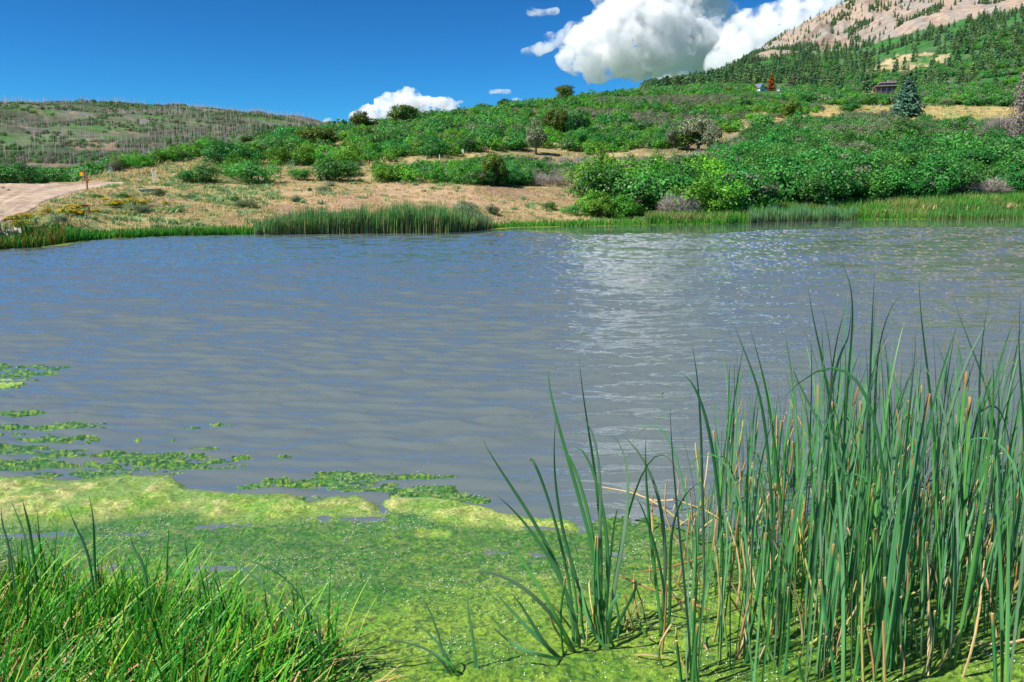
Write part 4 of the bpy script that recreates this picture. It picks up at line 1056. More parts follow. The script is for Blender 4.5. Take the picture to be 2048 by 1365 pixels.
e, s = root('steel_post', 176, 368, 'thin grey steel post behind the orange sign post', 'post', rmax=120); part('post', box((0, 0, s * 11), (.09, .09, s * 25), bev=.01), M_galv, e); part('cap', box((0, 0, s * 24), (.12, .12, .05), bev=.01), M_galv, e)
e, s = root('brown_sign', 167.5, 424, 'low brown wooden sign on two legs among the yellow flowers', 'sign', .12)
part('board', box((0, 0, s * 10), (s * 21, .05, s * 5.5), bev=.008), M_brown, e)
part('top_rail', box((0, 0, s * 13.3), (s * 23, .09, s * 1.1), bev=.005), M_brown, e)
for sx in (-1, 1): part('leg', box((sx * s * 10.2, .0, s * 5.2), (s * 1.8, .11, s * 16), bev=.006), M_brown, e)
e, s = root('orange_post', 13, 367, 'thick orange wooden post left of the dirt road', 'post'); part('post', box((0, 0, s * 10), (s * 4, s * 4, s * 22), bev=.015), M_wood, e); part('cap', cyl((0, 0, s * 21.4), s * 2.2, s * 1.2, 8, r2=s * 1.2), M_wood, e)
e, s = root('orange_stake', 381, 352, 'thin orange stake standing in the pair of dark shrubs', 'stake', rmax=110); part('stake', cyl((0, 0, s * 7), .05, s * 24, 8), M_wood, e)
part('flag', box((.06, 0, s * 17), (.14, .02, s * 3)), M_yel, e)
e, s = root('white_post', 308.5, 366, 'leaning white post on the bank above the road shoulder, left of its twin', 'post', rmax=100); o_ = part('post', cyl((0, 0, s * 12), .055, s * 26, 10), M_white, e); o_.rotation_euler = (0, -.10, 0); part('cap', cyl((-s * 2.3, 0, s * 24.6), .07, .05, 10), M_white, e)
e, s = root('white_post', 312, 362, 'shorter white post just right of the leaning one', 'post', rmax=100); o_ = part('post', cyl((0, 0, s * 7), .045, s * 16, 10), M_white, e); o_.rotation_euler = (0, -.14, 0); part('cap', cyl((-s * 1.9, 0, s * 14.6), .06, .04, 10), M_white, e)
e, s = root('utility_box', 222, 347, 'grey green utility cabinet on the crest at the foot of the hedge', 'cabinet', .3, rmax=130)
part('body', box((0, 0, s * 4.5), (s * 8, s * 6, s * 11), bev=.02), M_util, e); part('lid', prism([(-s * 4.3, s * 9.6), (s * 4.3, s * 9.6), (s * 1.5, s * 12.5), (-s * 1.5, s * 12.5)], -s * 3.2, s * 3.2), M_util, e); part('side_post', box((s * 5.6, 0, s * 4), (s * 1.6, s * 1.6, s * 9)), M_galv, e)
e, s = root('white_box', 925.5, 312, 'white meter box on a post beside the dirt path', 'meter box', rmax=140); part('cabinet', box((0, 0, s * 8), (s * 4.6, s * 3.4, s * 8.5), bev=.02), M_white, e); part('post', box((0, 0, s * 1.8), (s * 1.6, s * 1.6, s * 6)), M_white, e); part('lid', box((0, 0, s * 12.6), (s * 5.2, s * 4, s * .8), bev=.01), M_white, e)
for px, py, hp, lb in ((879, 321, 11, 'thin white marker post left of the white box'), (851, 321, 7, 'shortest white marker post, second left of the white box')):
    e, s = root('marker_post', px, py, lb, 'post', rmax=140); part('post', box((0, 0, s * hp * .45), (s * 1.6, s * 1.2, s * hp * 1.1), bev=.01), M_white, e)
    part('cap', box((0, 0, s * hp), (s * 2, s * 1.6, s * .8)), M_white, e)
for px, py, hp, lb in ((1703, 220, 12, 'white marker post in the yellow meadow above the flat dark bush'), (1748, 217, 9, 'left one of two grey posts at the back of the meadow'), (1761, 216, 9, 'right one of two grey posts at the back of the meadow'), (1635, 219, 12, 'pale post at the left end of the meadow')):
    e, s = root('meadow_post', px, py, lb, 'post', rmin=190, rmax=340); part('post', box((0, 0, s * hp * .45), (s * 1.5, s * 1.5, s * hp * 1.1)), M_white if px == 1703 else M_galv, e)
    part('cap', box((0, 0, s * hp), (s * 2.1, s * 2.1, s * .8)), M_galv, e)
e, s = root('culvert_pipe', 298, 384, 'short steel culvert pipe end sticking out of the bank below the road', 'pipe', -.4)
rr_ = s * 3.2
def ring(ro, ri, y0, y1, z, k=20):
    v, f = [], []
    for j in range(k):
        a_ = 6.283 * j / k
        for (r_, y_) in ((ro, y0), (ro, y1), (ri, y1), (ri, y0)): v.append((r_ * math.cos(a_), y_, z + r_ * math.sin(a_)))
        for q in range(4): f.append((j * 4 + q, j * 4 + (q + 1) % 4, ((j + 1) % k) * 4 + (q + 1) % 4, ((j + 1) % k) * 4 + q))
    return mesh_np('pipe', np.array(v), np.array(f))
part('pipe', ring(rr_, rr_ * .86, -.9, 1.2, rr_ * .8), M_galv, e); part('shade_plug', cyl((0, .2, rr_ * .8), rr_ * .84, 1.8, 16, (math.pi / 2, 'X')), M_dark, e)  # near-black solid cylinder stands in for the shade inside the pipe
def rock_mesh(seed, flat=.65, mat=None):
    r_ = np.random.default_rng(seed); bm = bmesh.new(); bmesh.ops.create_icosphere(bm, subdivisions=2, radius=.5)
    for v in bm.verts:
        d_ = v.co.normalized(); q = sum(max(0, d_.dot(Vector(r_.normal(size=3)).normalized()) - .55) for _ in range(1)); v.co *= 1 - .5 * q + .16 * r_.normal(); v.co.z *= flat
    me = bpy.data.meshes.new('rock'); bm.to_mesh(me); bm.free(); me.materials.append(mat or M_stone); return me
rk = [rock_mesh(i) for i in range(5)]; rs_ = [rock_mesh(20 + i, .6, M_sand) for i in range(5)]
for k in range(9):
    P = hit(284 + rng.random() * 12, 386 + rng.random() * 5, 20, 100); e = link('rock', rs_[k % 5], loc=P, rot=(0, 0, k), scale=.3 + .3 * rng.random())
    tag(e, 'brown grey rock heaped at the mouth of the culvert pipe', 'rock', 'rocks at the culvert')
for k in range(75):
    P = hit(-40 + rng.random() * 76, 466 + rng.random() * 20, 20, 60); e = link('rock', rk[k % 5], loc=P, rot=(rng.random(), rng.random(), k), scale=.25 + .35 * rng.random())
    tag(e, 'pale grey rock in the rubble heap on the shore at the far left', 'rock', 'rubble rocks on the left shore')
for k in range(9):
    P = hit(-6 + rng.random() * 22, 369 + rng.random() * 14, 20, 110); e = link('rock', rs_[k % 5], loc=P, rot=(0, 0, k), scale=.25 + .3 * rng.random())
    tag(e, 'sandy rock on the road shoulder below the thick orange post', 'rock', 'rocks on the left road shoulder')
P = hit(190, 388, 20, 100)

# ------------------------------------------------------------------ the two houses on the slope
M_glass, t, b, L = nmat('window_glass'); b.inputs['Base Color'].default_value = (0.05, 0.09, 0.16, 1); b.inputs['Roughness'].default_value = .08
M_rwood = noise_mat('red_brown_boards', (0.11, 0.055, 0.045), (0.17, 0.085, 0.07), .8, .8)
M_rroof = noise_mat('pinkish_roof', (0.25, 0.19, 0.19), (0.20, 0.15, 0.15), .6, .8)
M_sroof = noise_mat('slate_roof', (0.10, 0.12, 0.17), (0.14, 0.16, 0.21), .6, .6)
e, s = root('brown_house', 1769, 189, 'two storey red brown house with a pinkish roof on the green slope', 'house', -.25, 340, 620)
k_ = s   # metres per photo pixel
part('wall', box((0, 0, k_ * 5), (k_ * 37, 8, k_ * 14)), M_rwood, e)
up_ = part('upper_wall', box((k_ * 3, .8, k_ * 15.5), (k_ * 27, 6.4, k_ * 8)), M_rwood, e)
part('lower_roof', prism([(-k_ * 21, -4.9 / 1), (k_ * 20, -4.9)], 0, 1) if False else box((-k_ * 1, -1.0, k_ * 12.4), (k_ * 41, 9.2, k_ * 1.6), (-.10, 'X')), M_rroof, e)
rf = part('roof', prism([(-k_ * 13, k_ * 19.5), (k_ * 18.5, k_ * 19.5), (k_ * 17, k_ * 23.5), (k_ * 2, k_ * 23.8), (k_ * 1, k_ * 22.4), (-k_ * 11.5, k_ * 22.2)], -4.2, 4.4), M_rroof, e)
part('chimney', box((k_ * 5, 1, k_ * 25), (k_ * 2.5, 1, k_ * 4)), M_stone, rf)
for i in range(5):
    w_ = part('window', box((k_ * (-8 + 6 * i), -2.46, k_ * 15.5), (k_ * 4.2, .12, k_ * 4.6)), M_white, e); part('pane', box((k_ * (-8 + 6 * i), -2.55, k_ * 15.5), (k_ * 3.4, .06, k_ * 3.8)), M_glass, w_)
for i in range(6):
    w_ = part('window', box((k_ * (-15 + 6 * i), -4.06, k_ * 5.5), (k_ * 4.0, .12, k_ * 6.6)), M_util, e); part('pane', box((k_ * (-15 + 6 * i), -4.15, k_ * 5.5), (k_ * 3.2, .06, k_ * 5.8)), M_glass, w_)
for sx in (-20, -10, 0, 10, 19): part('porch_post', box((k_ * sx, -5.0, k_ * 6), (.3, .3, k_ * 12)), M_rwood, e)
e, s = root('white_house', 1518, 183, 'small white house with a dark roof beside the orange dead pine', 'house', .55, 330, 620)
k_ = s; gz_ = k_ * 8; 
part('wall', prism([(-k_ * 6, -k_ * 3), (k_ * 6, -k_ * 3), (k_ * 6, k_ * 6), (0, k_ * 13), (-k_ * 6, k_ * 6)], -k_ * 8, k_ * 10), M_white, e)
for sx in (-1, 1):
    part('roof_slope', prism([(sx * k_ * 7.4, k_ * 4.6), (sx * k_ * 7.4, k_ * 5.4), (0, k_ * 14.2), (0, k_ * 13.2)], -k_ * 8.8, k_ * 10.8), M_sroof, e)
part('wing', box((k_ * 12, 0, k_ * 1.5), (k_ * 14, k_ * 8, k_ * 8)), M_white, e); part('wing_roof', prism([(k_ * 5, k_ * 5.6), (k_ * 20, k_ * 5.6), (k_ * 18, k_ * 9), (k_ * 5, k_ * 9)], -k_ * 4.6, k_ * 4.6), M_sroof, e)
for dx, dz in ((-2.4, 2), (2.4, 2), (0, 7.5)):
    w_ = part('window', box((k_ * dx, -k_ * 8.05, k_ * dz), (k_ * 2.6, .12, k_ * 3.2)), M_util, e); part('pane', box((k_ * dx, -k_ * 8.05 - .1, k_ * dz), (k_ * 2, .06, k_ * 2.6)), M_glass, w_)
e, s = root('white_shed', 1560, 182, 'low pale shed right of the orange dead pine', 'shed', .2, 330, 620)
part('wall', box((0, 0, s * 1), (s * 8, 3, s * 3.5)), M_white, e); part('roof', box((0, 0, s * 3.2), (s * 10, 3.8, s * .9)), M_util, e)

# ------------------------------------------------------------------ algae mats on the near water
acx = np.linspace(-420, 2350, 980); acy = np.concatenate([np.linspace(700, 1400, 300), np.linspace(1412, 1700, 20)])
GX, GY = np.meshgrid(acx, acy)
d = ray(GX, GY); kq = -CAMH / d[..., 2]; AX, AY = d[..., 0] * kq, d[..., 1] * kq
wpx = (fbm(AX * 2.3, AY * 4, o=4, seed=301) - .5) * 70; wpy = (fbm(AX * 2.3 + 40, AY * 4, o=4, seed=302) - .5) * 30
def soft(poly, blur=10):
    """signed-ish field: 1 inside, fades outside"""
    m_ = inpoly((GX + wpx).ravel(), (GY + wpy).ravel(), poly).reshape(GX.shape).astype(float)
    k = np.ones(blur) / blur
    for ax in (0, 1): m_ = np.apply_along_axis(lambda r: np.convolve(np.pad(r, blur // 2, 'edge'), k, 'same')[blur // 2:-(blur // 2)] if blur > 1 else r, ax, m_)
    return m_
nA = fbm(AX * 1.6, AY * 3.2, o=5, seed=201); nB = fbm(AX * 6, AY * 12, o=4, seed=203); nC = fbm(AX * 22, AY * 34, o=3, seed=205)
main = soft([(-420, 1062), (0, 1040), (60, 1040), (420, 1020), (760, 1030), (1010, 1052), (1160, 1062), (1240, 1055), (1330, 1062), (1420, 1075), (1700, 1085), (2350, 1060), (2350, 1720), (-420, 1720)], 8)
puff = soft([(-420, 952), (0, 952), (150, 960), (330, 962), (360, 985), (520, 990), (620, 1000), (740, 1000), (760, 1046), (420, 1045), (400, 1020), (250, 1040), (130, 1052), (0, 1062), (-420, 1062)], 13)
puff2 = np.maximum(soft([(760, 1006), (850, 1000), (950, 1012), (1040, 1030), (1150, 1042), (1170, 1062), (1010, 1064), (900, 1050), (820, 1036), (770, 1025)], 7), soft([(820, 1062), (900, 1060), (905, 1078), (830, 1078)], 4))
fringe = soft([(470, 985), (530, 958), (610, 952), (700, 950), (800, 950), (880, 955), (905, 965), (890, 985), (960, 1000), (1010, 1020), (900, 1010), (740, 1000), (600, 1000)], 7)
frag = soft([(1165, 1040), (1240, 1032), (1310, 1040), (1320, 1058), (1180, 1062)], 5)
under_ = soft([(-420, 800), (0, 840), (90, 850), (150, 845), (215, 848), (180, 880), (80, 900), (60, 905), (330, 895), (440, 895), (505, 915), (470, 945), (330, 960), (120, 958), (-420, 960)], 8)
upl = np.maximum(soft([(-420, 728), (0, 732), (60, 730), (120, 735), (180, 738), (110, 748), (60, 752), (0, 755), (-420, 760)], 5) * .9, soft([(-420, 752), (0, 752), (50, 755), (85, 760), (40, 770), (0, 782), (-420, 790)], 5) * 1.3)
bits = np.zeros_like(GX)
for bx_, by_, bw, bh_ in ((130, 846, 40, 5), (62, 825, 26, 4), (15, 828, 30, 5), (160, 830, 30, 4), (385, 857, 26, 3), (440, 850, 22, 4), (352, 866, 16, 3), (438, 862, 14, 3), (570, 912, 12, 4), (215, 898, 30, 5), (280, 880, 12, 3), (1165, 786, 10, 4), (1322, 784, 8, 3), (668, 830, 8, 4), (345, 880, 14, 4), (480, 905, 30, 4), (240, 865, 18, 3), (205, 840, 12, 3), (40, 850, 60, 9), (30, 890, 50, 12), (1020, 872, 10, 4)):
    bits = np.maximum(bits, np.exp(-(((GX - bx_) / bw) ** 2 + ((GY - by_) / bh_) ** 2)) * 1.05)
solid = np.maximum.reduce([puff * 1.25, puff2 * 1.2, main * 1.35])
thin = np.maximum.reduce([fringe * .98, frag * .95, under_ * .70, upl * .75, bits * .72])
tm = np.clip(thin * 2.2, 0, 1); cov = np.maximum(solid - .5 + ((nA - .5) * .5 + (nB - .5) * .6) * np.clip(solid * 3, 0, 1), thin - .5 + ((nA - .5) * 1.5 + (nB - .5) * 1.9 + (nC - .5) * 1.3) * tm)
# openings: dark water between the cattail stems and small gaps
gap = .75 * soft([(1225, 1310), (1290, 1265), (1345, 1280), (1350, 1350), (1240, 1360)], 19) * (.4 + 1.2 * nA) + .40 * ((GX > 1380) & (GY > 1060)) * sstep(.5, .62, fbm(AX * 5, AY * 5, o=3, seed=210)) + .8 * ((GX > 1400) & (GY > 1060) & (GY < 1105))
cov = cov - .8 * gap
cov -= .0 * sstep(.66, .74, fbm(AX * 3.1 + 9, AY * 9, o=3, seed=215)) * (GY < 1110)
bill = 1 - np.abs(fbm(AX * 3.2, AY * 3.6, o=3, seed=220) - .5) * 4
bill2 = 1 - np.abs(vnoise(AX * 9, AY * 10, seed=222) - .5) * 2
pf = np.clip(np.maximum(puff, puff2), 0, 1)
edgeh = np.clip(cov * 3, 0, 1)
def blur2(m_, n_):
    k = np.ones(n_) / n_
    for ax in (0, 1): m_ = np.apply_along_axis(lambda r: np.convolve(np.pad(r, n_ // 2, 'edge'), k, 'valid')[:len(r)], ax, m_)
    return m_
pfb = np.clip(blur2(pf, 11) * 1.6 - .6, 0, 1)
az_ = np.clip(cov * .045, -.02, .009)
az_ += edgeh * pf * sstep(.0, .9, pfb) * .72 * (.020 * np.clip(bill, 0, 1) + .034 * bill2 + .014 * (nB - .4) + .010 * nC)
thn = 1 - .86 * ((thin - solid) > 0)
az_ += edgeh * thn * (1 - pf) * (.018 * nC + .022 * (nB - .3) + .05 * sstep(1150, 1400, GY) * np.clip(nA - .45, 0, 1) * 3)
YEL, YG, GRN, DGR = np.array((0.58, 0.56, 0.19)), np.array((0.31, 0.48, 0.05)), np.array((0.085, 0.27, 0.022)), np.array((0.022, 0.11, 0.018))
q = fbm(AX * 2.2, AY * 3.5, o=4, seed=230).ravel(); q2 = nC.ravel(); fine = fbm(AX * 45, AY * 60, o=2, seed=231).ravel()
GYr, GXr = GY.ravel(), GX.ravel()
tone = sstep(1090, 1260, GYr + (q - .5) * 260) * .8 + .12                        # green band near the mats, yellower nearer
tone = tone - .5 * sstep(.56, .72, fbm(AX * 1.3 + 3, AY * 2.2, o=4, seed=270)).ravel()
tone = np.where(GXr > 1380, tone * .8, tone)
c = np.where((tone + (q2 - .5) * .9)[:, None] > .5, 0, 0) + GRN * (1 - np.clip(tone + (q2 - .5) * .9, 0, 1))[:, None] + YG * np.clip(tone + (q2 - .5) * .9, 0, 1)[:, None]
c = c * (1 - (.75 * sstep(.55, .72, fine))[:, None]) + DGR * (.75 * sstep(.55, .72, fine))[:, None]
br = (GYr > 1055) & (GYr < 1180); c = np.where((br & (fine < .36))[:, None], c * .5 + np.array((0.32, 0.26, 0.16)) * .5, c)
qq = .5 * q + .3 * nB.ravel() + .2 * q2; pc = YEL * (1 - sstep(.47, .64, qq)[:, None]) + YG * sstep(.47, .64, qq)[:, None]; pc = pc * (1 - .5 * sstep(.56, .66, fine)[:, None]) + GRN * .5 * sstep(.56, .66, fine)[:, None]; pc = pc * (.8 + .4 * bill2.ravel()[:, None])
pc = np.where((GXr > 860)[:, None], pc * .6 + YG * .4, pc)
c = c * (1 - pf.ravel()[:, None]) + pc * pf.ravel()[:, None]
th = (thin - solid).ravel() > -.1
tc_ = np.where((q2 > .56)[:, None], YG * .8, GRN * .9); tc_ = np.where((fine > .56)[:, None], DGR, tc_)
pat = sstep(.50, .62, fbm(AX * 4.5, AY * 7, o=4, seed=260)).ravel()[:, None] * pf.ravel()[:, None]; c = c * (1 - .65 * pat) + GRN * 1.3 * .65 * pat
crease = (1 - sstep(.25, .6, bill2)).ravel()[:, None] * pf.ravel()[:, None]; c = c * (1 - .6 * crease) + YG * .75 * .6 * crease
dk = (sstep(.47, .60, fbm(AX * 16, AY * 24, o=3, seed=280)) * (1 - pf)).ravel()[:, None] * np.where(GYr < 1190, .55, .18)[:, None]; c = c * (1 - dk) + (DGR * 1.5) * dk
c = np.where(th[:, None], tc_, c); yl = upl.ravel() > 1.0; c = np.where(yl[:, None], YG * 1.2, c)
kk = np.arange(GX.size).reshape(GX.shape)
AF = np.stack([kk[:-1, :-1], kk[:-1, 1:], kk[1:, 1:], kk[1:, :-1]], -1).reshape(-1, 4)[:, ::-1]
zf = az_.ravel(); keepf = (zf[AF] > -.005).any(1); AF = AF[keepf]
shoreok = (AY.ravel()[AF].min(1) > near_shore(AX.ravel()[AF[:, 0]]) - .5); AF = AF[shoreok]
AV = np.stack([AX, AY, az_], -1).reshape(-1, 3)
us, inv = np.unique(AF, return_inverse=True); AF = inv.reshape(AF.shape); AVv = AV[us]; Ac = c[us]
M_algae, t, b, L = nmat('floating_algae')
a = t.nodes.new('ShaderNodeAttribute'); a.attribute_name = 'Col'; tc = t.nodes.new('ShaderNodeTexCoord')
n = t.nodes.new('ShaderNodeTexNoise'); n.inputs['Scale'].default_value = 48; n.inputs['Detail'].default_value = 6; n.inputs['Roughness'].default_value = .75
L(tc.outputs['Object'], n.inputs['Vector'])
r1 = t.nodes.new('ShaderNodeMapRange'); r1.inputs[1].default_value = .3; r1.inputs[2].default_value = .7; r1.inputs[3].default_value = .28; r1.inputs[4].default_value = 1.8
L(n.outputs['Fac'], r1.inputs[0]); vm = t.nodes.new('ShaderNodeVectorMath'); vm.operation = 'SCALE'; L(a.outputs['Color'], vm.inputs[0]); L(r1.outputs[0], vm.inputs['Scale'])
L(vm.outputs[0], b.inputs['Base Color']); b.inputs['Roughness'].default_value = .33; b.inputs['Specular IOR Level'].default_value = .5
b.inputs['Subsurface Weight'].default_value = .0
bp = t.nodes.new('ShaderNodeBump'); bp.inputs['Strength'].default_value = .9; bp.inputs['Distance'].default_value = .035; L(n.outputs['Fac'], bp.inputs['Height']); L(bp.outputs[0], b.inputs['Normal'])
tag(link('algae', mesh_np('algae', AVv, AF, Ac, M_algae, smooth=True)), 'thick green and yellow algae mats floating along the near shore', kind='stuff')
print('algae faces', len(AF))
# bubbles caught in the algae
bm = bmesh.new(); bmesh.ops.create_icosphere(bm, subdivisions=1, radius=1.0); bv = np.array([v_.co[:] for v_ in bm.verts]); bf = np.array([[v_.index for v_ in f_.verts] for f_ in bm.faces]); bm.free()
ok = np.where((cov.ravel() > .12) & (pf.ravel() < .4) & (GYr > 940) & (GYr < 1400) & (GXr > -50) & (GXr < 2150))[0]
pB = (AY.ravel()[ok] ** 2) * (.15 + sstep(.48, .62, fbm(AX.ravel()[ok] * 3, AY.ravel()[ok] * 5, o=3, seed=240))); pB = pB * np.where(GYr[ok] < 1170, 1.6, 1); pB /= pB.sum()
nb_ = 9500; s_ = rng.choice(ok, nb_, p=pB); BP = AV[s_] + np.stack([rng.normal(size=nb_) * .012, rng.normal(size=nb_) * .015, np.full(nb_, .003)], -1)
br_ = .0013 + .0030 * rng.random(nb_) ** 3
BV = (BP[:, None] + bv[None] * br_[:, None, None]).reshape(-1, 3); BF = (np.arange(nb_)[:, None, None] * len(bv) + bf[None]).reshape(-1, 3)
M_bub, t, b, L = nmat('bubbles'); b.inputs['Base Color'].default_value = (0.75, 0.85, 0.62, 1); b.inputs['Roughness'].default_value = .12; b.inputs['Coat Weight'].default_value = 1.0
tag(link('bubbles', mesh_np('bubbles', BV, BF, None, M_bub, smooth=True)), 'tiny air bubbles caught in the near algae', kind='stuff')

# ------------------------------------------------------------------ near left bank: sedge grass
n = 14500
px = -260 + 960 * rng.random(n); x = np.zeros(n); y = np.zeros(n)
x = -4.3 + 4.0 * rng.random(n); ysh = near_shore(x)
y = ysh + .45 - 2.5 * rng.random(n) ** 1.1
dens = sstep(-.62, -1.15, x + (vnoise(x * 4, y * 4, seed=9) - .5) * .5)
m = rng.random(n) < dens; x, y = x[m], y[m]; n = len(x)
nzq = vnoise(x * 3.5, y * 3.5, seed=6)
bi = np.interp  # bank height under each blade
dd = near_shore(x) - y; z = np.where(dd > 0, 0.75 * (1 - np.exp(-dd * 0.42)), -.03) - .02
h = (.24 + .32 * rng.random(n)) * (.75 + .6 * nzq) * np.interp(x, [-4, -2, -1, -.6], [.85, .85, .95, .8])
g = pick([(0.055, 0.29, 0.02), (0.14, 0.40, 0.025), (0.27, 0.47, 0.04), (0.02, 0.16, 0.012), (0.42, 0.46, 0.10)], n, [.34, .26, .12, .22, .06])
az = rng.random(n) * 6.283
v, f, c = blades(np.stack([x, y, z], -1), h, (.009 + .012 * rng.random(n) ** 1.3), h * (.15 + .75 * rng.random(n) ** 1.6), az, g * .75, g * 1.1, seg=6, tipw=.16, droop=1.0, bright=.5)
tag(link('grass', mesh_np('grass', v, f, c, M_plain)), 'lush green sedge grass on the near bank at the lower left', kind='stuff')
k = 5200; s_ = rng.choice(n, k); dn = rng.random(k)
b3 = np.stack([x[s_], y[s_], z[s_]], -1); hb = .10 + .30 * rng.random(k)
g = pick([(0.50, 0.30, 0.13), (0.60, 0.42, 0.20), (0.42, 0.22, 0.08), (0.55, 0.50, 0.25)], k)
v, f, c = blades(b3, hb, .006 + .009 * rng.random(k), hb * (.2 + 1.2 * rng.random(k)), rng.random(k) * 6.28, g * .9, g * 1.1, seg=5, tipw=.4, droop=1.6)
tag(link('dead_grass', mesh_np('dead_grass', v, f, c, M_plain)), 'tan dead blades mixed into the sedge on the near bank', kind='stuff')

# ------------------------------------------------------------------ cattails
def leaf_ribbon(pts, w, green=(0.045, 0.235, 0.075), tip=None, cut=False, seg=16, twist=0.0, face=None, seed=0, name='leaf', foot=None):
    """a long cattail leaf through 3-D control points (quadratic-ish), shallow V section"""
    r_ = np.random.default_rng(seed); pts = np.array(pts, float); u = np.linspace(0, 1, len(pts)); t_ = np.linspace(0, 1, seg + 1)
    # smooth interpolation (Catmull-Rom via cubic polyfit for few points)
    deg = min(len(pts) - 1, 3); P_ = np.stack([np.polyval(np.polyfit(u, pts[:, i], deg), t_) for i in range(3)], -1)
    T = np.gradient(P_, axis=0); T /= np.linalg.norm(T, axis=1, keepdims=True)
    fd = np.array(face if face is not None else (r_.normal(), r_.normal(), 0.0)); V_, C_ = [], []
    for i in range(seg + 1):
        a_ = twist * t_[i]; f_ = np.array([fd[0] * math.cos(a_) - fd[1] * math.sin(a_), fd[0] * math.sin(a_) + fd[1] * math.cos(a_), fd[2]])
        s = np.cross(T[i], f_); s /= np.linalg.norm(s) + 1e-9; nn = np.cross(s, T[i])
        ww = w * (.62 + .6 * t_[i] - .5 * t_[i] ** 2) if cut else w * (.75 + .9 * t_[i] - 1.62 * t_[i] ** 2.6); ww = max(ww, w * .03) * .5
        V_ += [P_[i] - s * ww, P_[i] + nn * ww * .28, P_[i] + s * ww]
        g = np.array(green) * (1.1 - .25 * t_[i]); 
        if foot is not None and t_[i] < .22: g = g * (t_[i] / .22) + np.array(foot) * (1 - t_[i] / .22)
        if cut and i >= seg: g = np.array((0.60, 0.36, 0.14))
        elif tip is not None and t_[i] > .93: g = np.array(tip)
        g = g * (.88 + .24 * r_.random()); C_ += [g * .85, g * 1.12, g * .92]
    F_ = []
    for i in range(seg):
        a_ = 3 * i; F_ += [(a_, a_ + 1, a_ + 4, a_ + 3), (a_ + 1, a_ + 2, a_ + 5, a_ + 4)]
    return mesh_np(name, np.array(V_), np.array(F_), np.array(C_), M_reed, smooth=True)
GREENS = [(0.10, 0.30, 0.115), (0.075, 0.25, 0.085), (0.13, 0.34, 0.13), (0.12, 0.37, 0.08), (0.17, 0.30, 0.17)]
pool = []
for i in range(40):
    r_ = np.random.default_rng(900 + i); ln = .02 + .15 * r_.random() ** 1.5; bx_ = r_.normal() * .015; cut = i % 9 == 4
    hgt = 1.0 if not cut else .80
    pts = [(0, 0, 0), (ln * .10, bx_, hgt * .35), (ln * .42, bx_ * 2, hgt * .70), (ln * (1.0 + .3 * r_.random()), bx_, hgt * (1 - .12 * ln))]
    if i == 20: pts = [(0, 0, 0), (.05, 0, .5), (.18, 0, .86), (.40, .02, .80)]
    pool.append(leaf_ribbon(pts, .0092 + .004 * r_.random(), GREENS[i % 5], tip=(0.36, 0.25, 0.09) if i % 3 == 1 else None, cut=cut, twist=r_.normal() * 1.3, seed=i, foot=(0.16, 0.26, 0.06)))
stub_pool = []
for i in range(14):
    r_ = np.random.default_rng(700 + i); c_ = [(0.66, 0.47, 0.24), (0.60, 0.36, 0.15), (0.70, 0.55, 0.32), (0.56, 0.50, 0.14)][i % 4]
    rr_ = .0048 + .0022 * r_.random(); v, f = tube((0, 0, 0), (r_.normal() * .05, r_.normal() * .05, 1), rr_ * 1.15, rr_ * .8, 6, (r_.normal() * .03, r_.normal() * .03, 0), 6)
    # ragged split top
    v[-6:, 2] += r_.random(6) * .035; topc = np.tile(c_, (len(v), 1)) * (.8 + .35 * r_.random((len(v), 1)))
    if i % 3 == 0: topc = np.where((v[:, 2] < .5)[:, None], np.array((0.12, 0.28, 0.06)), topc)
    v = np.vstack([v, v[-6:].mean(0) - np.array([0, 0, .01])]); f = np.array(f); topc = np.vstack([topc, topc[-1:] * .6])
    cap = [(len(v) - 1, len(v) - 7 + j, len(v) - 7 + (j + 1) % 6, len(v) - 7 + (j + 1) % 6) for j in range(6)]
    me = bpy.data.meshes.new('dry_stalk'); me.from_pydata(v.tolist(), [], [tuple(q) for q in f] + [q[:3] for q in cap]); me.materials.append(M_plain)
    at_ = me.color_attributes.new('Col', 'FLOAT_COLOR', 'POINT'); c4 = np.ones((len(v), 4), np.float32); c4[:, :3] = topc; at_.data.foreach_set('color', c4.ravel()); stub_pool.append(me)
gstub = []
for i in range(6):
    r_ = np.random.default_rng(760 + i); rr_ = .0055 + .002 * r_.random(); v, f = tube((0, 0, 0), (r_.normal() * .05, r_.normal() * .05, 1), rr_ * 1.1, rr_, 6, (r_.normal() * .02, 0, 0), 8)
    cc_ = np.tile((0.055, 0.25, 0.07), (len(v), 1)); cc_[-6:] = (0.62, 0.40, 0.15); v2 = np.vstack([v, v[-6:].mean(0)]); 
    me = bpy.data.meshes.new('cut_leaf'); n_ = len(v); me.from_pydata(v2.tolist(), [], [tuple(q) for q in f] + [(n_, n_ - 6 + j, n_ - 6 + (j + 1) % 6) for j in range(6)]); me.materials.append(M_reed)
    cc_ = np.vstack([cc_, [(0.75, 0.6, 0.4)]]); at_ = me.color_attributes.new('Col', 'FLOAT_COLOR', 'POINT'); c4 = np.ones((len(v2), 4), np.float32); c4[:, :3] = cc_; at_.data.foreach_set('color', c4.ravel()); gstub.append(me)

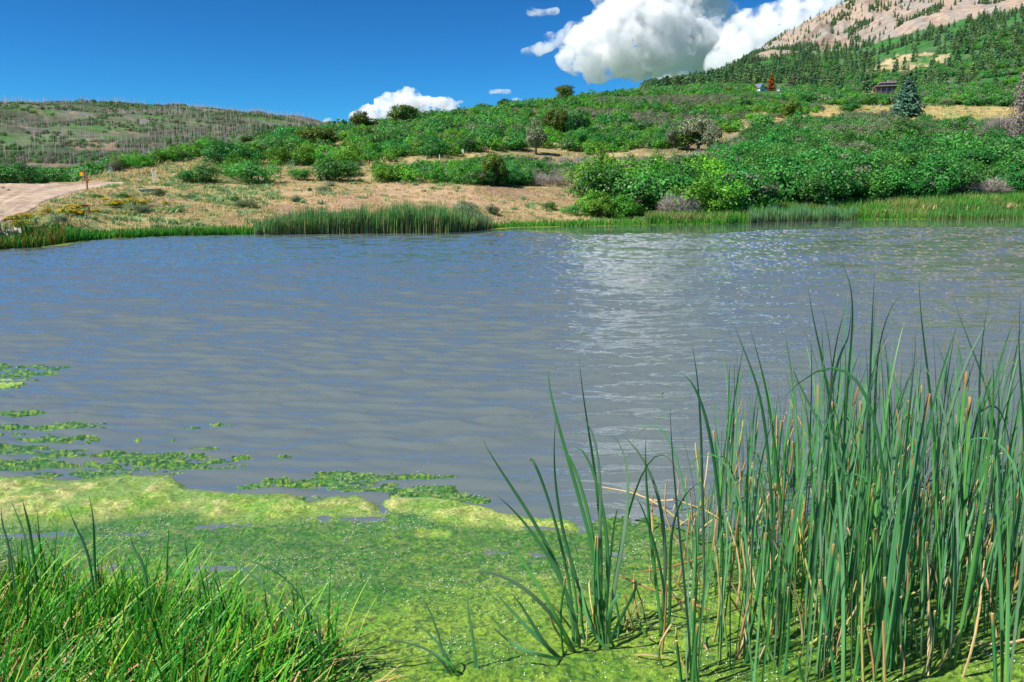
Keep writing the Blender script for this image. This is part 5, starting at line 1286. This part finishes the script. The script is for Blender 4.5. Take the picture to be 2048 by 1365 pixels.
def plant(P, hmax, nleaf, lb, group, k, stubs=2, lean=1.0):
    e = link('cattail', None, loc=P); tag(e, lb, 'cattail', group); r_ = np.random.default_rng(4000 + k)
    for i in range(nleaf):
        h = hmax * (1.0 if i == 0 else .55 + .45 * r_.random()); a_ = r_.random() * 6.28
        off_ = np.array([math.cos(a_), math.sin(a_), 0]) * .03 * r_.random() * 1.6
        link('leaf', pool[int(r_.integers(len(pool)))], e, loc=off_, rot=(r_.normal() * .04, r_.normal() * .04, a_), scale=(h * lean, h * lean, h))
    for i in range(stubs):
        h = (.18 + .5 * r_.random()) * min(hmax, 1.1); a_ = r_.random() * 6.28
        if r_.random() < .4: link('cut_leaf', gstub[int(r_.integers(6))], e, loc=(math.cos(a_) * .04, math.sin(a_) * .04, 0), rot=(r_.normal() * .07, r_.normal() * .07, a_), scale=(1, 1, h * 1.1))
        else: link('dry_stalk', stub_pool[int(r_.integers(14))], e, loc=(math.cos(a_) * .06, math.sin(a_) * .06, 0), rot=(r_.normal() * .2, r_.normal() * .2, a_), scale=(1, 1, h))
    return e
# the dense stand on the right: top outline of the stand in the photograph
topx = [1340, 1384, 1430, 1465, 1520, 1580, 1625, 1680, 1740, 1780, 1838, 1900, 1960, 2048, 2140]; topy = [900, 700, 800, 650, 720, 640, 560, 520, 540, 590, 545, 590, 560, 570, 560]
cnt = 0
pts_ = []
tries = 0
while len(pts_) < 165 and tries < 9000:
    tries += 1; yy = 3.12 + 3.0 * rng.random() ** 1.15; px_ = 1365 + 790 * rng.random(); xx = (px_ - 1024) / FPX * yy * 1.12
    if any((xx - a) ** 2 + (yy - b_) ** 2 < .011 for a, b_ in pts_): continue
    if px_ < 1470 and rng.random() < .45: continue
    pts_.append((xx, yy))
for k, (xx, yy) in enumerate(pts_):
    bpx, bpy_ = proj(np.array([[xx, yy, 0.0]])); bpx = float(bpx[0])
    ty = float(np.interp(bpx, topx, topy)) + 25 + (rng.random() ** 1.5) * 300
    d_ = ray(bpx, ty); hmax = max(.7, CAMH + d_[2] * yy / d_[1])
    third = 'at the left side of the dense stand' if bpx < 1560 else 'in the middle of the dense stand' if bpx < 1830 else 'at the right edge of the picture'
    row = 'front row ' if yy < 3.9 else 'middle row ' if yy < 4.9 else 'rearmost '
    plant((xx, yy, -.03), hmax, int(4 + rng.integers(4)), row + 'green cattail ' + third, row + 'cattails ' + third, k, stubs=int(1 + rng.integers(3)), lean=.9)

def tip_leaf(e, base, mids, w=.02, seed=0, green=GREENS[0], cut=False, tip=None, face=(.25, -1, 0), twist=.5):
    """one leaf of a plant given by points seen at (px, py, distance)"""
    B = np.array(base); P_ = [B] + [at_dist(a, b_, c_) for a, b_, c_ in mids]
    P_ = [p - np.array(e.location) for p in P_]
    link('leaf', leaf_ribbon(P_, w, green, tip=tip, cut=cut, face=face, twist=twist, seed=seed, foot=(0.14, 0.26, 0.06)), e)
# tall leading leaves of the stand
lead = [(1700, 3.9, [(1690, 850, 3.9), (1705, 640, 3.9), (1678, 515, 3.9)], 'tallest cattail leaf plant near the middle of the stand'), (1690, 4.3, [(1665, 850, 4.3), (1640, 700, 4.3), (1615, 568, 4.3)], 'cattail left of the tallest one, leaning left at the tip'),
        (1560, 4.0, [(1535, 900, 4.0), (1510, 760, 4.0), (1465, 640, 4.0)], 'cattail with a long leaf arching left over the glitter'), (1580, 4.3, [(1550, 900, 4.3), (1530, 770, 4.3), (1498, 648, 4.3)], 'cattail just behind the left arching one'),
        (1410, 4.2, [(1405, 1000, 4.2), (1400, 830, 4.2), (1384, 688, 4.2)], 'tall slim cattail leftmost in the dense stand'), (1450, 4.1, [(1432, 950, 4.1), (1400, 800, 4.1), (1360, 748, 4.1)], 'cattail with a tip bent sharply left at the left of the stand'),
        (1880, 4.0, [(1870, 900, 4.0), (1850, 700, 4.0), (1838, 545, 4.0)], 'tall cattail right of the middle of the stand'), (1740, 3.9, [(1738, 900, 3.9), (1742, 700, 3.9), (1750, 535, 3.9)], 'straight cattail just right of the tallest one'),
        (1760, 4.2, [(1750, 900, 4.2), (1758, 700, 4.2), (1806, 583, 4.2)], 'cattail with its tip bent right behind the middle'), (1960, 3.9, [(1960, 900, 3.9), (1960, 740, 3.9), (1984, 560, 3.9)], 'cattail with a tip curving right near the right edge'),
        (2000, 4.1, [(1995, 900, 4.1), (1960, 740, 4.1), (1905, 590, 4.1)], 'cattail crossing left near the right edge'), (2060, 3.8, [(2050, 900, 3.8), (2040, 740, 3.8), (2042, 570, 3.8)], 'cattail standing at the very right edge'),
        (1830, 3.5, [(1790, 1150, 3.5), (1640, 850, 3.6), (1600, 745, 3.65)], 'dark cattail slanting left through the stand'), (1795, 3.35, [(1800, 1100, 3.35), (1812, 900, 3.35), (1822, 835, 3.35)], 'broad dark cut cattail in front of the stand'),
        (1620, 3.9, [(1660, 800, 3.9), (1690, 690, 3.9), (1703, 598, 3.9)], 'cattail leaning right into the tallest one')]
for k, (bx_, Yb, mids, lb) in enumerate(lead):
    p = at_dist(bx_, 1200, Yb); B = np.array([p[0], Yb, -.03]); e = link('cattail', None, loc=B); tag(e, lb, 'cattail')
    tip_leaf(e, B, mids, .019 + .004 * rng.random(), k, GREENS[k % 5], cut=(k == 13))
    r_ = np.random.default_rng(k)
    for i in range(3):
        h = 1.0 + .5 * r_.random(); link('leaf', pool[int(r_.integers(40))], e, loc=(r_.normal() * .03, r_.normal() * .03, 0), rot=(r_.normal() * .04, r_.normal() * .04, r_.random() * 6.28), scale=(h * .8, h * .8, h))
# the separate clump left of the stand
cl = [
 ('cattail clump leaning left in the algae with the leftmost long leaf', (1150, 3.55), [
   [(1120, 1150, 3.55), (1040, 1000, 3.5), (963, 875, 3.45)], [(1130, 1180, 3.5), (1060, 1060, 3.5), (988, 988, 3.45)], [(1135, 1150, 3.6), (1090, 980, 3.6), (1060, 922, 3.6)],
   [(1110, 1230, 3.4), (1050, 1130, 3.4), (1010, 1080, 3.4)], [(1120, 1250, 3.45), (1060, 1190, 3.4), (1000, 1150, 3.4), (935, 1148, 3.4)], [(1090, 1290, 3.4), (1040, 1240, 3.4), (985, 1180, 3.4)], [(1100, 1300, 3.4), (1060, 1240, 3.4), (1020, 1185, 3.4)],
   [(1080, 1310, 3.35), (1030, 1290, 3.35), (985, 1255, 3.3)]]),
 ('tallest cattail of the clump standing in the algae left of the dense stand', (1195, 3.7), [
   [(1185, 1100, 3.7), (1125, 880, 3.7), (1098, 738, 3.7)], [(1200, 1050, 3.75), (1180, 880, 3.75), (1157, 708, 3.75)], [(1190, 1100, 3.7), (1150, 940, 3.7), (1112, 900, 3.7)], [(1195, 1150, 3.7), (1200, 960, 3.7), (1160, 830, 3.7)],
   [(1150, 1150, 3.6), (1115, 1000, 3.6), (1112, 830, 3.6)], [(1210, 1180, 3.7), (1215, 1060, 3.7), (1180, 930, 3.7), (1150, 900, 3.7)]]),
 ('upright cattail with a cut stem top at the right of the algae clump', (1222, 3.6), [
   [(1215, 1200, 3.6), (1225, 1080, 3.6), (1236, 1018, 3.6)], [(1222, 1220, 3.6), (1265, 1000, 3.65), (1340, 918, 3.7)], [(1225, 1200, 3.6), (1255, 1010, 3.6), (1218, 865, 3.6)], [(1235, 1250, 3.6), (1270, 1180, 3.6), (1245, 1180, 3.55)], [(1215, 1240, 3.5), (1230, 1200, 3.5), (1238, 1185, 3.5)],
   [(1180, 1250, 3.5), (1160, 1150, 3.5), (1140, 1070, 3.5)]]),
 ('thin cattail with a very straight leaf between the clump and the stand', (1318, 3.7), [
   [(1310, 1150, 3.7), (1295, 1000, 3.7), (1292, 870, 3.7)], [(1320, 1150, 3.7), (1340, 1080, 3.7), (1290, 925, 3.7), (1240, 870, 3.7)], [(1330, 1200, 3.6), (1300, 1060, 3.6), (1272, 1000, 3.6)], [(1340, 1200, 3.7), (1345, 1060, 3.7), (1410, 960, 3.7)]]),
 ('small reed plant at the bottom centre with long leaves lying to the left', (905, 3.35), [
   [(880, 1320, 3.3), (830, 1290, 3.3), (735, 1280, 3.3)], [(890, 1330, 3.35), (870, 1250, 3.35), (840, 1190, 3.35)], [(895, 1340, 3.35), (902, 1290, 3.35), (900, 1240, 3.35)], [(900, 1330, 3.3), (870, 1280, 3.3), (815, 1240, 3.3)], [(910, 1340, 3.3), (875, 1310, 3.3), (820, 1290, 3.3)]]),
 ('single slim reed just right of the small bottom plant', (952, 3.35), [[(950, 1320, 3.35), (940, 1240, 3.35), (935, 1188, 3.35)], [(955, 1340, 3.35), (948, 1290, 3.35), (944, 1250, 3.35)]]),
 ('arching dark reeds at the right end of the left grass bank', (640, 3.25), [
   [(620, 1230, 3.25), (560, 1150, 3.25), (450, 1115, 3.3)], [(615, 1300, 3.2), (560, 1200, 3.2), (470, 1130, 3.2), (365, 1090, 3.2)], [(630, 1280, 3.2), (590, 1230, 3.2), (545, 1190, 3.2)], [(640, 1280, 3.25), (635, 1240, 3.25), (615, 1205, 3.25)], [(600, 1290, 3.2), (570, 1240, 3.2), (520, 1200, 3.2)]]),
 ('dark upright reeds poking above the grass at the left edge', (62, 3.6), [
   [(55, 1100, 3.6), (38, 1040, 3.6), (20, 990, 3.6)], [(65, 1100, 3.6), (55, 1040, 3.6), (44, 995, 3.6)], [(20, 1110, 3.5), (8, 1060, 3.5), (2, 1010, 3.5)], [(180, 1130, 3.5), (160, 1070, 3.5), (135, 1010, 3.5)], [(190, 1130, 3.5), (188, 1060, 3.5), (178, 990, 3.5)], [(290, 1150, 3.4), (275, 1110, 3.4), (258, 1060, 3.4)]]),
]
for k, (lb, (bx_, Yb), lv) in enumerate(cl):
    p = at_dist(bx_, 1300, Yb); z0 = -.03 if k < 6 else .12; B = np.array([p[0], Yb, z0]); e = link('cattail' if k < 4 else 'reed', None, loc=B); tag(e, lb, 'cattail' if k < 4 else 'reed')
    for i, mids in enumerate(lv):
        Bi = B + np.array([rng.normal() * .03, rng.normal() * .03, 0])
        if k == 7: Bi = np.array([*at_dist(mids[0][0] + 8, 1200, mids[0][2])[:2], .15])
        tip_leaf(e, Bi, mids, (.017 if k < 4 else .010) + .004 * rng.random(), 50 + k * 10 + i, GREENS[(k + i) % 5], cut=(k == 2 and i in (0, 4)) or (k == 0 and i == 2), twist=rng.normal() * .8)
    if k in (1, 2, 3):
        for q in range(5): link('dry_stalk', stub_pool[(k * 3 + q) % 14], e, loc=(rng.normal() * .06, rng.normal() * .05, 0), rot=(rng.normal() * .3, rng.normal() * .3, 0), scale=(1, 1, .12 + .25 * rng.random()))
    if k in (0, 2):
        for q in range(3): link('cut_leaf', gstub[q], e, loc=(rng.normal() * .05, rng.normal() * .05, 0), rot=(rng.normal() * .12, rng.normal() * .12, 0), scale=(1, 1, .3 + .4 * rng.random()))
# broken dry stalks lying and leaning between the cattails
for k in range(95):
    px_ = 1290 + 800 * rng.random(); yy = 3.4 + 2.0 * rng.random(); xx = (px_ - 1024) / FPX * yy * 1.12; lean = rng.random() < .22
    h = .2 + .45 * rng.random(); t2 = (1.0 + .35 * rng.random()) if lean else rng.normal() * .18
    e = link('dry_stalk', stub_pool[k % 14], loc=(xx, yy, .0 if not lean else .05 + .1 * rng.random()), rot=(rng.normal() * .15 if not lean else 0, t2 * (1 if rng.random() < .5 else -1), rng.random() * 6.28 if not lean else rng.normal() * .5), scale=(1, 1, h * (1.1 if lean else 1)))
    w_ = 'at the left side of the stand' if px_ < 1560 else 'in the middle of the stand' if px_ < 1830 else 'near the right edge'
    tag(e, ('tan broken stalk leaning across the cattails ' if lean else 'upright tan stalk stub between the cattails ') + w_, 'dry stalk', ('leaning stalks ' if lean else 'stalk stubs ') + w_)

# ------------------------------------------------------------------ clouds: real billowing bodies of thin white mist, lit by the sun
M_cloud = bpy.data.materials.new('cloud_mist'); M_cloud.use_nodes = True; t = M_cloud.node_tree; t.nodes.clear()
o_ = t.nodes.new('ShaderNodeOutputMaterial'); pv = t.nodes.new('ShaderNodeVolumePrincipled'); pv.inputs['Color'].default_value = (.995, .995, 1, 1); pv.inputs['Density'].default_value = .03; pv.inputs['Anisotropy'].default_value = 0.0
t.links.new(pv.outputs[0], o_.inputs['Volume'])
tc = t.nodes.new('ShaderNodeTexCoord'); n = t.nodes.new('ShaderNodeTexNoise'); n.inputs['Scale'].default_value = .011; n.inputs['Detail'].default_value = 5; n.inputs['Roughness'].default_value = .62
t.links.new(tc.outputs['Object'], n.inputs['Vector']); mr = t.nodes.new('ShaderNodeMapRange'); mr.inputs[1].default_value = .42; mr.inputs[2].default_value = .60; mr.inputs[3].default_value = 0; mr.inputs[4].default_value = .026
t.links.new(n.outputs['Fac'], mr.inputs[0]); t.links.new(mr.outputs[0], pv.inputs['Density']); M_cloud.cycles.volume_step_rate = .10
def cloud(name, puffs, D, lb, vox=11.0, rough=1.0, dens=None):
    bm = bmesh.new(); kf = D / FPX
    c0 = at_dist(puffs[0][0], puffs[0][1], D)
    for (px, py, rx, ry, dz) in puffs:
        p = at_dist(px, py, D + dz * kf) - c0
        g_ = bmesh.ops.create_icosphere(bm, subdivisions=3, radius=1.0); vs_ = g_['verts']
        bmesh.ops.scale(bm, vec=(rx * kf, (rx + ry) * .5 * kf, ry * kf), verts=vs_); bmesh.ops.translate(bm, vec=p, verts=vs_)
    me = bpy.data.meshes.new(name); bm.to_mesh(me); bm.free(); o = bpy.data.objects.new(name + '_tmp', me); C.objects.link(o)
    md = o.modifiers.new('r', 'REMESH'); md.mode = 'VOXEL'; md.voxel_size = vox
    dg = bpy.context.evaluated_depsgraph_get(); me2 = bpy.data.meshes.new_from_object(o.evaluated_get(dg)); bpy.data.objects.remove(o)
    n_ = len(me2.vertices); co = np.empty(n_ * 3, np.float32); me2.vertices.foreach_get('co', co); co = co.reshape(-1, 3).astype(float); nm = np.empty(n_ * 3, np.float32); me2.vertices.foreach_get('normal', nm); nm = nm.reshape(-1, 3)
    s1, s2, s3 = 150.0, 62.0, 26.0; w = co + 0
    b1 = 1 - 2 * np.abs(vnoise(w[:, 0] / s1, w[:, 1] / s1, w[:, 2] / s1, 1) - .5); b2 = 1 - 2 * np.abs(vnoise(w[:, 0] / s2 + 5, w[:, 1] / s2, w[:, 2] / s2, 2) - .5); b3 = 1 - 2 * np.abs(vnoise(w[:, 0] / s3, w[:, 1] / s3 + 3, w[:, 2] / s3, 3) - .5)
    co = co + nm * ((b1 - .5) * 60 + (b2 - .5) * 44 + (b3 - .5) * 22)[:, None] * rough
    me2.vertices.foreach_set('co', co.astype(np.float32).ravel()); me2.name = name; me2.materials.clear(); me2.materials.append(M_cloud if dens is None else dens); me2.update()
    e = link(name, me2, loc=c0); tag(e, lb, 'cloud'); print(name, len(me2.polygons)); return e
M_thin = M_cloud.copy(); M_thin.name = 'thin_cloud_mist'; M_thin.node_tree.nodes['Map Range'].inputs[4].default_value = .018; M_thin.cycles.volume_step_rate = .2
big = [(1290, 60, 95, 70, 0), (1210, 95, 70, 45, -20), (1180, 118, 55, 28, -20), (1270, 10, 60, 50, 10), (1330, 25, 80, 60, 20), (1370, 90, 90, 45, 10), (1235, 60, 55, 45, -30), (1300, 115, 110, 30, 0), (1420, 50, 55, 45, 40), (1430, 110, 70, 32, 20), (1250, -30, 60, 45, 10), (1340, -40, 80, 50, 20), (1400, 0, 50, 40, 50), (1335, -130, 95, 50, 30), (1370, -230, 110, 70, 40), (1330, -320, 100, 70, 30), (1410, -170, 70, 50, 50), (1350, -400, 80, 55, 30),
       (1170, 135, 36, 16, -20), (1200, 148, 24, 7, -20), (1240, 128, 70, 22, -20), (1440, 80, 40, 30, 20)]
cloud('cloud', big, 5000, 'largest white cumulus cloud rising behind the green hill')
cloud('cloud', [(1510, 80, 50, 45, 0), (1490, 110, 50, 38, 0), (1545, 60, 45, 36, 10), (1580, 70, 60, 60, 10), (1600, 30, 40, 25, 10), (1630, 25, 45, 26, 10), (1480, 75, 24, 26, 0), (1530, 120, 80, 35, 10), (1660, 10, 30, 20, 0), (1570, 100, 60, 50, 0), (1470, 125, 40, 25, 0)], 4300, 'bright cumulus cloud rising from behind the mountain slope')
cloud('cloud', [(800, 212, 50, 22, 0), (765, 225, 46, 14, 0), (815, 195, 22, 14, 5), (840, 215, 40, 16, 0), (875, 212, 34, 14, 0), (740, 235, 40, 10, 0), (790, 200, 16, 10, 0), (895, 218, 22, 10, 0), (850, 235, 60, 14, 0), (720, 240, 24, 7, 0)], 6000, 'small cumulus cloud low over the hill in the middle', rough=.6)
cloud('cloud', [(1110, 88, 20, 8, 0), (1085, 98, 26, 8, 0), (1060, 102, 16, 5, 0), (1130, 75, 18, 14, 0), (1155, 70, 20, 12, 0), (1150, 55, 16, 8, 0), (1170, 48, 14, 8, 0), (1100, 72, 12, 7, 0), (1175, 80, 14, 8, 0)], 5200, 'wispy ragged cloud trailing left of the largest cloud', rough=.45, dens=M_thin)
cloud('cloud', [(1075, 26, 18, 7, 0), (1095, 24, 16, 4, 0), (1065, 22, 10, 6, 0), (1108, 22, 8, 3, 0)], 5200, 'small torn cloud high above the wispy one', rough=.35, dens=M_thin)
cloud('cloud', [(998, 183, 14, 5, 0), (1008, 184, 14, 4, 0), (988, 184, 10, 3, 0)], 6000, 'tiny flat cloud above the skyline left of the lone juniper', rough=.25, vox=8)
cloud('cloud', [(1335, 158, 28, 9, 0), (1360, 156, 24, 8, 0), (1315, 162, 14, 6, 0)], 6500, 'low cloud peeking over the pine skyline under the largest cloud', rough=.4)
cloud('cloud', [(657, 240, 9, 5, 0), (652, 243, 7, 3, 0)], 6500, 'tiny round cloud over the notch between the two hills', rough=.2, vox=8)
cloud('cloud', [(1032, 199, 9, 4, 0), (1040, 201, 6, 3, 0)], 6300, 'tiny puff of cloud touching the skyline left of the lone juniper', rough=.2, vox=8)
cloud('cloud', [(921, 204, 8, 4, 0), (914, 206, 6, 3, 0)], 6300, 'tiny puff of cloud right of the small cumulus', rough=.2, vox=8)
